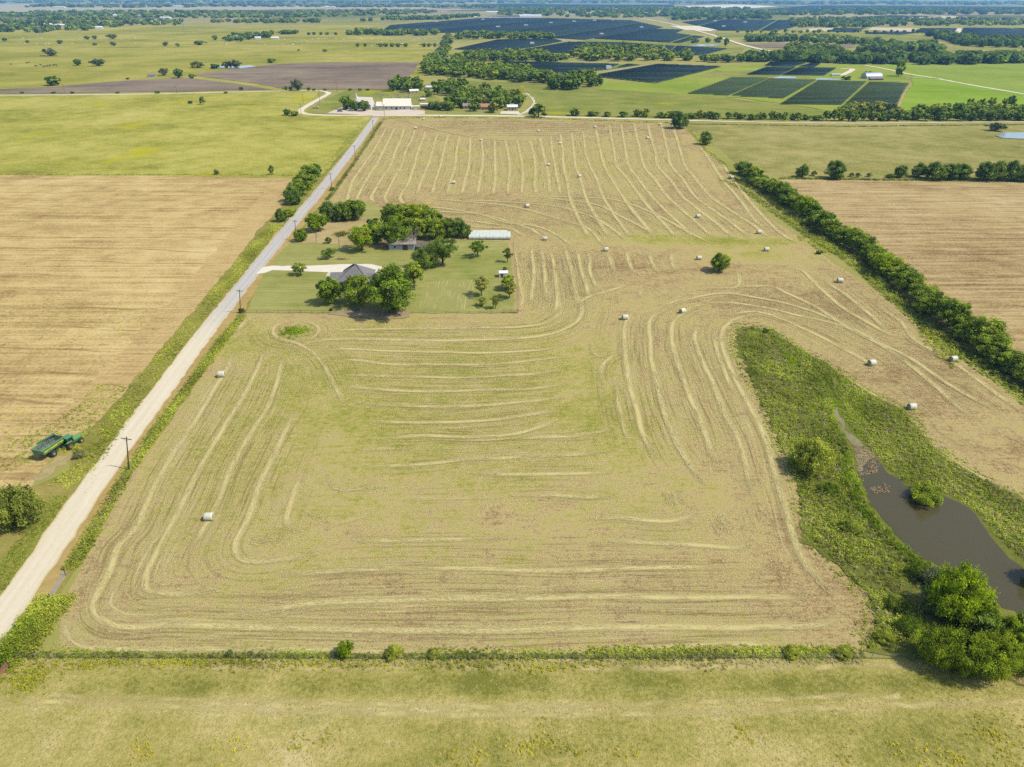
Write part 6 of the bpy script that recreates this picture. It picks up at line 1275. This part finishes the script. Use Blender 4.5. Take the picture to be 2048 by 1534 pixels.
ptree('field_bush', 'grey_bush', 160, 915, 22, 20, 'grey scrub bush right of the grain cart', cat='bush')
# ================================================================ solar farm
PV = NB('solar_glass', .35, .35); PV.color(PV.ramp(PV.noise(1, 3, .6, PV.mapping(PV.coord(), 0, (.004, .07, 1))), [(.3, C(20, 34, 32)), (.55, C(34, 52, 48)), (.75, C(62, 82, 70))])); PV.b.inputs['Roughness'].default_value = .6; PV.b.inputs['Specular IOR Level'].default_value = .02; PV = PV.m
SGRASS = field_mat('solar_grass', [(.1, (96, 120, 62)), (.5, (118, 138, 76)), (.9, (140, 150, 92))], .02, .06, .4, (1, .6, .4), bump=0)
SROT = R(-3.5)
def solar(px, label, pitch, width, parts, z=.0, tilt=8, part_max=95):
    gap, gapw = 240, 11
    dv = G(1734, 164) - G(1683, 211) if part_max == 94 else G(1290, 57) - G(1170, 81)
    skew = dv[0] / dv[1] + math.tan(SROT)
    poly = GP(px); c0 = poly.mean(0); ca, sa = math.cos(-SROT), math.sin(-SROT)
    L = (poly - c0) @ np.array([[ca, sa], [-sa, ca]]); ys = np.arange(L[:, 1].min() + pitch / 2, L[:, 1].max(), pitch)
    root = empty('solar_array', (c0[0], c0[1], 0), SROT); vs_all = []
    for yy in ys:
        xs = []
        for a, b in zip(L, np.roll(L, -1, 0)):
            if (a[1] > yy) != (b[1] > yy): xs.append(a[0] + (b[0] - a[0]) * (yy - a[1]) / (b[1] - a[1]))
        xs.sort()
        for x0, x1 in zip(xs[::2], xs[1::2]):
            if x1 - x0 < 8: continue
            segs = []; g_ = gapw; e0 = x0
            for xg in np.arange(math.floor((x0 - skew * yy) / gap) * gap + gap * .37, x1 - skew * yy, gap) + skew * yy:
                if xg - g_ / 2 > e0 + 3: segs.append((e0, xg - g_ / 2))
                e0 = max(e0, xg + g_ / 2)
            if x1 - e0 > 3: segs.append((e0, x1))
            row_ = []
            hw = width / 2 * math.cos(R(tilt)); dz = width / 2 * math.sin(R(tilt)); t = .09
            for x0, x1 in segs:
                v = [(x0, yy - hw, 1.5 - dz), (x1, yy - hw, 1.5 - dz), (x1, yy + hw, 1.5 + dz), (x0, yy + hw, 1.5 + dz)]
                row_.append(np.array(v + [(a, b, c - t) for a, b, c in v]))
            if row_: vs_all.append(row_)
    fc = np.array([(0, 1, 2, 3), (7, 6, 5, 4), (0, 4, 5, 1), (1, 5, 6, 2), (2, 6, 7, 3), (3, 7, 4, 0)])
    def mesh(lst, nm):
        k = len(lst); V = np.vstack(lst); me = np_mesh(nm, V, (fc[None] + 8 * np.arange(k)[:, None, None]).reshape(-1, 4)); return link(nm, me, PV, root)
    if parts and len(vs_all) <= part_max:
        for v in vs_all: mesh(v, 'panel_row')
    elif vs_all:
        tag(mesh([q for v in vs_all for q in v], 'panel_rows'), kind='stuff')
    mb = MB()
    for v in [q for r_ in vs_all[::2] for q in r_[:3]]:
        for x in np.linspace(v[0][0] + 1, v[1][0] - 1, 3): mb.tube([(x, v[:4, 1].mean(), 0), (x, v[:4, 1].mean(), 1.4)], .08, 3)
    tag(mb.build('posts', GREYM, root), kind='stuff')
    lane = sheet('solar_ground', px, .52 + z, SGRASS, 0); tag(root, label, 'solar array', 'solar arrays of the valley'); return root
S = [([(1376, 188), (1465, 155), (1536, 157), (1457, 192)], 'leftmost striped solar array of the near front four', 11, 5.4, 1), ([(1462, 192.5), (1540, 157), (1632, 161), (1566, 198)], 'second striped solar array of the near front four', 11, 5.4, 1),
     ([(1561, 209), (1637, 161), (1733, 164), (1682, 211)], 'third striped solar array of the near front four', 11.5, 5.6, 1), ([(1687, 212), (1739, 164), (1818, 167), (1788, 217)], 'rightmost striped solar array of the near front four', 11.5, 5.6, 1),
     ([(1492, 150), (1534, 135), (1592, 136), (1560, 151)], 'left small solar array behind the two silver ponds', 8, 5.2, 1), ([(1564, 151), (1596, 136.5), (1672, 137), (1648, 152)], 'right small solar array behind the two silver ponds', 8, 5.2, 1),
     ([(1528, 133), (1541, 125), (1613, 126), (1588, 134)], 'farthest left solar array above the silver ponds', 9, 6, 1), ([(1597, 134), (1624, 127), (1641, 128), (1628, 135.5)], 'farthest right tiny solar array above the silver ponds', 9, 6, 1),
     ([(1182, 153), (1316, 129), (1443, 134), (1311, 167)], 'dark solar array above the small pond copse', 8, 5.2, 1), ([(954, 133), (1019, 124), (1282, 130), (1210, 140), (1108, 150)], 'dark solar array behind the creek wood', 8, 5.2, 1),
     ([(908, 99), (995, 80), (1108, 78), (1126, 83), (1014, 104)], 'left dark solar array below the tree belt', 9, 6.2, 1), ([(1024, 103.5), (1139, 84.5), (1246, 85.5), (1350, 93), (1330, 110), (1160, 108)], 'middle dark solar array behind the wide copse', 9, 6.2, 1),
     ([(1354, 92.5), (1455, 98), (1406, 111), (1334, 110)], 'right dark solar array behind the wide copse', 9, 6.2, 1), ([(760, 65), (780, 51), (964, 36.5), (1094, 36.5), (1262, 41), (1326, 55), (1170, 80), (1108, 76.5), (925, 66)], 'huge dark solar array filling the middle distance', 10, 7.4, 0),
     ([(1188, 78), (1296, 58), (1366, 60), (1350, 67), (1408, 74), (1360, 86.5), (1268, 81.5)], 'dark solar array along the far white road', 10, 7.2, 0), ([(930, 12.5), (960, 8), (1348, 10), (1348, 16), (1000, 13.8)], 'bluish solar array near the middle horizon', 30, 24, 0),
     ([(1364, 45), (1418, 38.5), (1605, 41), (1586, 55), (1553, 61.5), (1440, 61.5)], 'dark solar array right of the far white road', 11, 8, 0), ([(1928, 56), (2100, 58), (2100, 81), (1917, 77)], 'dark solar array cut by the right edge', 11, 8, 0), ([(1842, 57), (1914, 57), (1904, 70), (1832, 65)], 'dark solar array left of the pale lane on the right', 11, 8, 0),
     ([(1668, 57), (1730, 57), (1708, 65), (1662, 63.5)], 'small dark solar array between the pale fields', 11, 8, 0), ([(1736, 65), (1840, 65), (1800, 70), (1730, 68)], 'thin dark solar array below the pale field', 11, 8, 0), ([(1522, 20), (1621, 11), (2100, 14), (2100, 22), (1690, 23)], 'bluish solar array near the right horizon', 26, 20, 0), ([(1690, 36), (1780, 31), (1880, 33), (1790, 37)], 'bluish solar array beside the far cream field', 20, 15, 0)]
for k_, (px, lab, pt, wd, pa) in enumerate(S): solar(px, lab, pt, wd, pa, tilt=-1 if k_ < 4 else (1 if k_ < 10 else 3))
bx = None
for px, py, L_, lab in [(931, 64, 16, 'by the dirt lane end'), (966, 40, 18, 'at the top left of the huge array'), (996, 55, 18, 'left in the huge array'), (1052, 52, 18, 'second in the huge array'), (1102, 47, 18, 'third in the huge array'), (1148, 44, 18, 'fourth in the huge array'), (1189, 42, 18, 'fifth in the huge array'), (1225, 41, 18, 'at the right end of the huge array'), (1203, 70, 14, 'on the lane below the huge array'),
                        (1283, 56, 14, 'beside the far white road array'), (1126, 83, 12, 'at the end of the grass lane'), (1064, 89, 12, 'inside the left array below the belt'), (1217, 138.5, 10, 'in the array behind the creek wood'), (873, 45, 16, 'at the left end of the huge array'), (1447, 54, 16, 'beside the dry white lot'), (1490, 46, 18, 'in the array right of the white road'), (1430, 43, 18, 'left in the array right of the white road')]:
    root = empty('inverter_cabin', (*G(px, py), .3), .1)
    MB().box((0, 0, 2.6), (L_ * .8, 4.2, 4.4), bev=.08).build('cabin', WALLW, root); MB().box((0, 0, .25), (L_ * .8, 4, .5)).build('plinth', GREYM, root); MB().box((L_ * .28, 0, 5.0), (L_ * .1, 2, .4)).build('vent', GREYM, root)
    tag(root, 'white inverter cabin ' + lab, 'inverter cabin', 'white inverter cabins of the solar farm')
# substation and pylons
def pylon(px, py, hh, label, name='pylon', base=4.0):
    x, y = G(px, py); root = empty(name, (x, y, 0), .3); mb = MB()
    for sx in (-1, 1):
        for sy in (-1, 1): mb.tube([(sx * base, sy * base, 0), (sx * base * .3, sy * base * .3, hh * .6), (sx * .4, sy * .4, hh)], .22, 4)
    for k in range(6):
        z = hh * k / 7; z_ = hh * (k + 1) / 7; f = lambda z: base * (1 - .7 * min(1, z / (hh * .6))) if z < hh * .6 else base * .3 * (1 - (z - hh * .6) / (hh * .4)) + .4 * ((z - hh * .6) / (hh * .4))
        for sy in (-1, 1): mb.tube([(-f(z), sy * f(z), z), (f(z_), sy * f(z_), z_)], .12, 3); mb.tube([(f(z), sy * f(z), z), (-f(z_), sy * f(z_), z_)], .12, 3)
    mb.build('tower', STEEL, root); mb = MB()
    for z in (.62, .76, .9): mb.tube([(-hh * .2, 0, hh * z), (0, 0, hh * z + 1), (hh * .2, 0, hh * z)], .16, 4)
    mb.build('crossarms', STEEL, root); tag(root, label, 'pylon', 'steel lattice pylons')
for px, py, hh, lab in [(82, 72, 38, 'tall grey lattice pylon in the far left wood'), (368, 62, 36, 'faint lattice pylon left of the ranch house'), (160, 66, 32, 'faint lattice pylon right of the far left wood'), (555, 46, 40, 'faint lattice pylon before the left wood belt'), (1025, 32, 60, 'faint lattice pylon behind the huge solar array'), (1106, 30, 60, 'second lattice pylon behind the huge solar array'), (1225, 32, 60, 'third lattice pylon behind the huge solar array'), (708, 40, 44, 'lattice pylon left of the substation')]:
    pylon(px, py, hh, lab)
sb = empty('substation', (*G(900, 33), 0), 0)
mb = MB(); rs = np.random.default_rng(4)
for k in range(22): x = (k - 11) * 10 + rs.normal(0, 3); y = rs.uniform(-40, 60); hh = rs.uniform(18, 46); mb.tube([(x, y, 0), (x, y, hh)], .5, 5)
mb.build('masts', STEEL, sb); mb = MB()
for k in range(9): mb.box(((k - 4) * 22, 20, 16), (18, .8, 1.0)); mb.box(((k - 4) * 20, -20, 4), (9, 6, 8))
mb.build('gantries', STEEL, sb); tag(sb, 'pale electrical substation with thin masts on the far plain', 'substation')
mb = MB()
for k in range(40): mb.box(((k - 20) * 6.5, rs.normal(0, 14), 2), (5, 14, 4), rs.normal(0, .1))
o = mb.build('storage_boxes', WALLW); x, y = G(1016, 36.5); o.location = (x, y, .6); tag(o, 'line of white battery containers above the huge solar array', 'containers', kind='stuff')
mb = MB(); mb.box((0, 0, 3), (4, 2.5, 6)); yb_ = mb.build('drill_rig', YEL); x, y = G(1044, 185); yb_.location = (x, y, .2); MB().box((-5, 0, 2.2), (5, 3, 2.2)).build('tank', YEL, yb_); MB().tube([(-5, 0, 3), (0, 0, 5.6)], .3, 6).build('pipe', YEL, yb_); tag(yb_, 'yellow drilling machinery at the end of the two track drive', 'machinery')
# ================================================================ cars, cattle
def car(px, py, rz, rgb, label, pickup=True):
    x, y = G(px, py); root = empty('parked_pickup' if pickup else 'parked_car', (x, y, .25), rz); body = plain('car_paint', rgb, .35, .04, 1, .5)
    mb = MB(); mb.box((0, 0, .75), (5.2, 1.9, .65), bev=.12); mb.build('body', body, root)
    mb = MB(); mb.box((.35 if pickup else -.2, 0, 1.35), (1.9 if pickup else 2.8, 1.7, .7), bev=.2); mb.build('cab', GLASS, root)
    MB().box((.35 if pickup else -.2, 0, 1.72), (1.5 if pickup else 2.2, 1.5, .08)).build('roof', body, root)
    for sx in (-1.6, 1.6):
        for sy in (-.85, .85):
            mb = MB(); mb.lathe([(-.12, .2), (-.12, .38), (.12, .38), (.12, .2)], (sx, sy, .38), 'Y', 12); mb.build('wheel', TYRE, root)
    tag(root, label, 'pickup' if pickup else 'car')
car(689, 220, .1, (40, 44, 54), 'dark pickup parked under the tree left of the church'); car(680, 224, .0, (120, 118, 116), 'grey car parked at the front of the church lot', False); car(830, 220, 1.0, (236, 236, 232), 'white pickup at the right end of the hall porch')
mb = MB(); mb.box((0, 0, .9), (6, 2.4, 1.4), bev=.2); mb.box((0, 0, 1.7), (3, .3, .5)); hb = mb.build('flatbed_trailer', plain('tan_trailer', (206, 190, 160), .6)); x, y = G(632, 217); hb.location = (x, y, .2); tag(hb, 'low tan trailer alone on the church lawn', 'trailer')
for sx in (-1.5, 1.5): mb = MB(); mb.lathe([(-1.3, .1), (-1.3, .4), (1.3, .4), (1.3, .1)], (sx, 0, .35), 'Y', 12); mb.build('wheel', TYRE, hb)
def cow_mesh(mat, nm):
    mb = MB(); mb.tube([(-1.0, 0, 1.05), (-.9, 0, 1.05), (-.5, 0, .98), (.2, 0, .92), (.7, 0, 1.0), (.95, 0, 1.15), (1.2, 0, 1.2), (1.45, 0, 1.12), (1.6, 0, 1.0)], [.1, .32, .38, .42, .40, .28, .2, .17, .1], 8)
    for sx, sy in ((-.75, .2), (-.75, -.2), (.6, .2), (.6, -.2)): mb.tube([(sx, sy, .9), (sx + (.06 if sx < 0 else -.02), sy, .45), (sx, sy, 0)], [.15, .08, .06], 6)
    mb.tube([(-1.0, 0, 1.2), (-1.12, 0, .6)], .03, 4)
    for sy in (-1, 1): mb.tube([(1.25, sy * .12, 1.3), (1.2, sy * .32, 1.34)], [.06, .03], 4)
    o = mb.build(nm, mat, None, True); return o
WH = plain('white_hide', (236, 232, 218), .9, .1, 2); BKH = plain('black_hide', (44, 38, 36), .9, .1, 2); rc = np.random.default_rng(14)
cw = None
for k in range(86):
    if k < 54: px, py = rc.uniform(560, 880), 76 + abs(rc.normal(0, 7))
    elif k < 76: px, py = rc.uniform(15, 330), rc.uniform(78, 92)
    else: px, py = rc.uniform(440, 640), rc.uniform(84, 93)
    if cw is None: cw = cow_mesh(WH, 'white_cow'); o = cw
    else: o = cw.copy(); COL.objects.link(o)
    x, y = G(px, py); o.location = (x, y, .14); o.rotation_euler = (0, 0, rc.uniform(0, 6.28)); o.scale = (1.9,) * 3
    tag(o, 'white cow grazing with the herd on the far left pasture', 'cow', 'white herd on the far left pasture')
cb = None
for px, py in [(22, 130), (54, 127), (58, 126), (71, 133), (74, 133), (82, 131), (88, 134), (91, 134), (95, 133), (99, 133), (101, 132), (107, 132), (110, 131), (114, 132), (81, 113), (88, 113), (113, 113)]:
    if cb is None: cb = cow_mesh(BKH, 'black_cow'); o = cb
    else: o = cb.copy(); COL.objects.link(o)
    x, y = G(px, py); o.location = (x, y, .14); o.rotation_euler = (0, 0, rc.uniform(0, 6.28)); o.scale = (1.35,) * 3
    tag(o, 'black cow standing with the dark herd on the yellow pasture', 'cow', 'black herd on the yellow pasture')
gm = None; GRST = plain('grave_stone', (186, 182, 176), .8, .2, 2)
for px, py in [(rc.uniform(750, 822), rc.uniform(189, 199)) for i in range(40)] + [(rc.uniform(828, 862), rc.uniform(193, 204)) for i in range(18)]:
    if gm is None:
        mb = MB(); mb.box((0, 0, .1), (1.3, .5, .2)); mb.box((0, 0, .75), (1.0, .22, 1.1), bev=.08); gm = mb.build('gravestone', GRST); o = gm
    else: o = gm.copy(); COL.objects.link(o)
    x, y = G(px, py); o.location = (x, y, .12); o.rotation_euler = (0, 0, rc.normal(0, .1)); tag(o, 'grey gravestone in the cemetery behind the parish hall', 'gravestone', 'gravestones behind the parish hall')
# ================================================================ camera, light, air
cam = bpy.data.objects.new('camera', bpy.data.cameras.new('camera')); COL.objects.link(cam)
cam.data.sensor_width = 36; cam.data.lens = F / 2048 * 36; cam.data.clip_start = 1; cam.data.clip_end = 60000
cam.location = (0, 0, H); cam.rotation_euler = (math.pi / 2 - TH, 0, 0); SC.camera = cam
SUN_EL, SUN_AZ = R(52), R(104)                      # azimuth clockwise from +Y
w = bpy.data.worlds.new('World'); SC.world = w; w.use_nodes = True; nt = w.node_tree
sky = nt.nodes.new('ShaderNodeTexSky'); sky.sky_type = 'NISHITA'; sky.sun_disc = False; sky.sun_elevation = SUN_EL; sky.sun_rotation = SUN_AZ; sky.altitude = 200; sky.dust_density = 1.5
nt.links.new(sky.outputs[0], nt.nodes['Background'].inputs[0]); nt.nodes['Background'].inputs[1].default_value = .15
sl = bpy.data.lights.new('sun', 'SUN'); sl.energy = 3.6; sl.angle = R(1.8); sl.color = (1, .94, .82)
so = bpy.data.objects.new('sun', sl); COL.objects.link(so); so.location = (200, 0, 300)
d_ = Vector((math.sin(SUN_AZ) * math.cos(SUN_EL), math.cos(SUN_AZ) * math.cos(SUN_EL), math.sin(SUN_EL))); so.rotation_euler = d_.to_track_quat('Z', 'Y').to_euler()
HZ = bpy.data.materials.new('haze'); HZ.use_nodes = True; t = HZ.node_tree
t.nodes.remove(t.nodes['Principled BSDF']); pv = t.nodes.new('ShaderNodeVolumePrincipled'); pv.inputs['Color'].default_value = (.24, .58, 1, 1); pv.inputs['Density'].default_value = 4.8e-5; pv.inputs['Anisotropy'].default_value = .2
t.links.new(pv.outputs[0], t.nodes['Material Output'].inputs['Volume'])
mb = MB(); mb.box((0, 14500, 50), (61000, 31400, 105)); tag(mb.build('haze', HZ), kind='stuff')
SC.view_settings.view_transform = 'Standard'; SC.view_settings.look = 'None'; SC.view_settings.exposure = .9; SC.view_settings.gamma = 1
SC.cycles.max_bounces = 6; SC.cycles.diffuse_bounces = 3; SC.cycles.transparent_max_bounces = 64; SC.cycles.volume_bounces = 0; SC.cycles.use_denoising = False
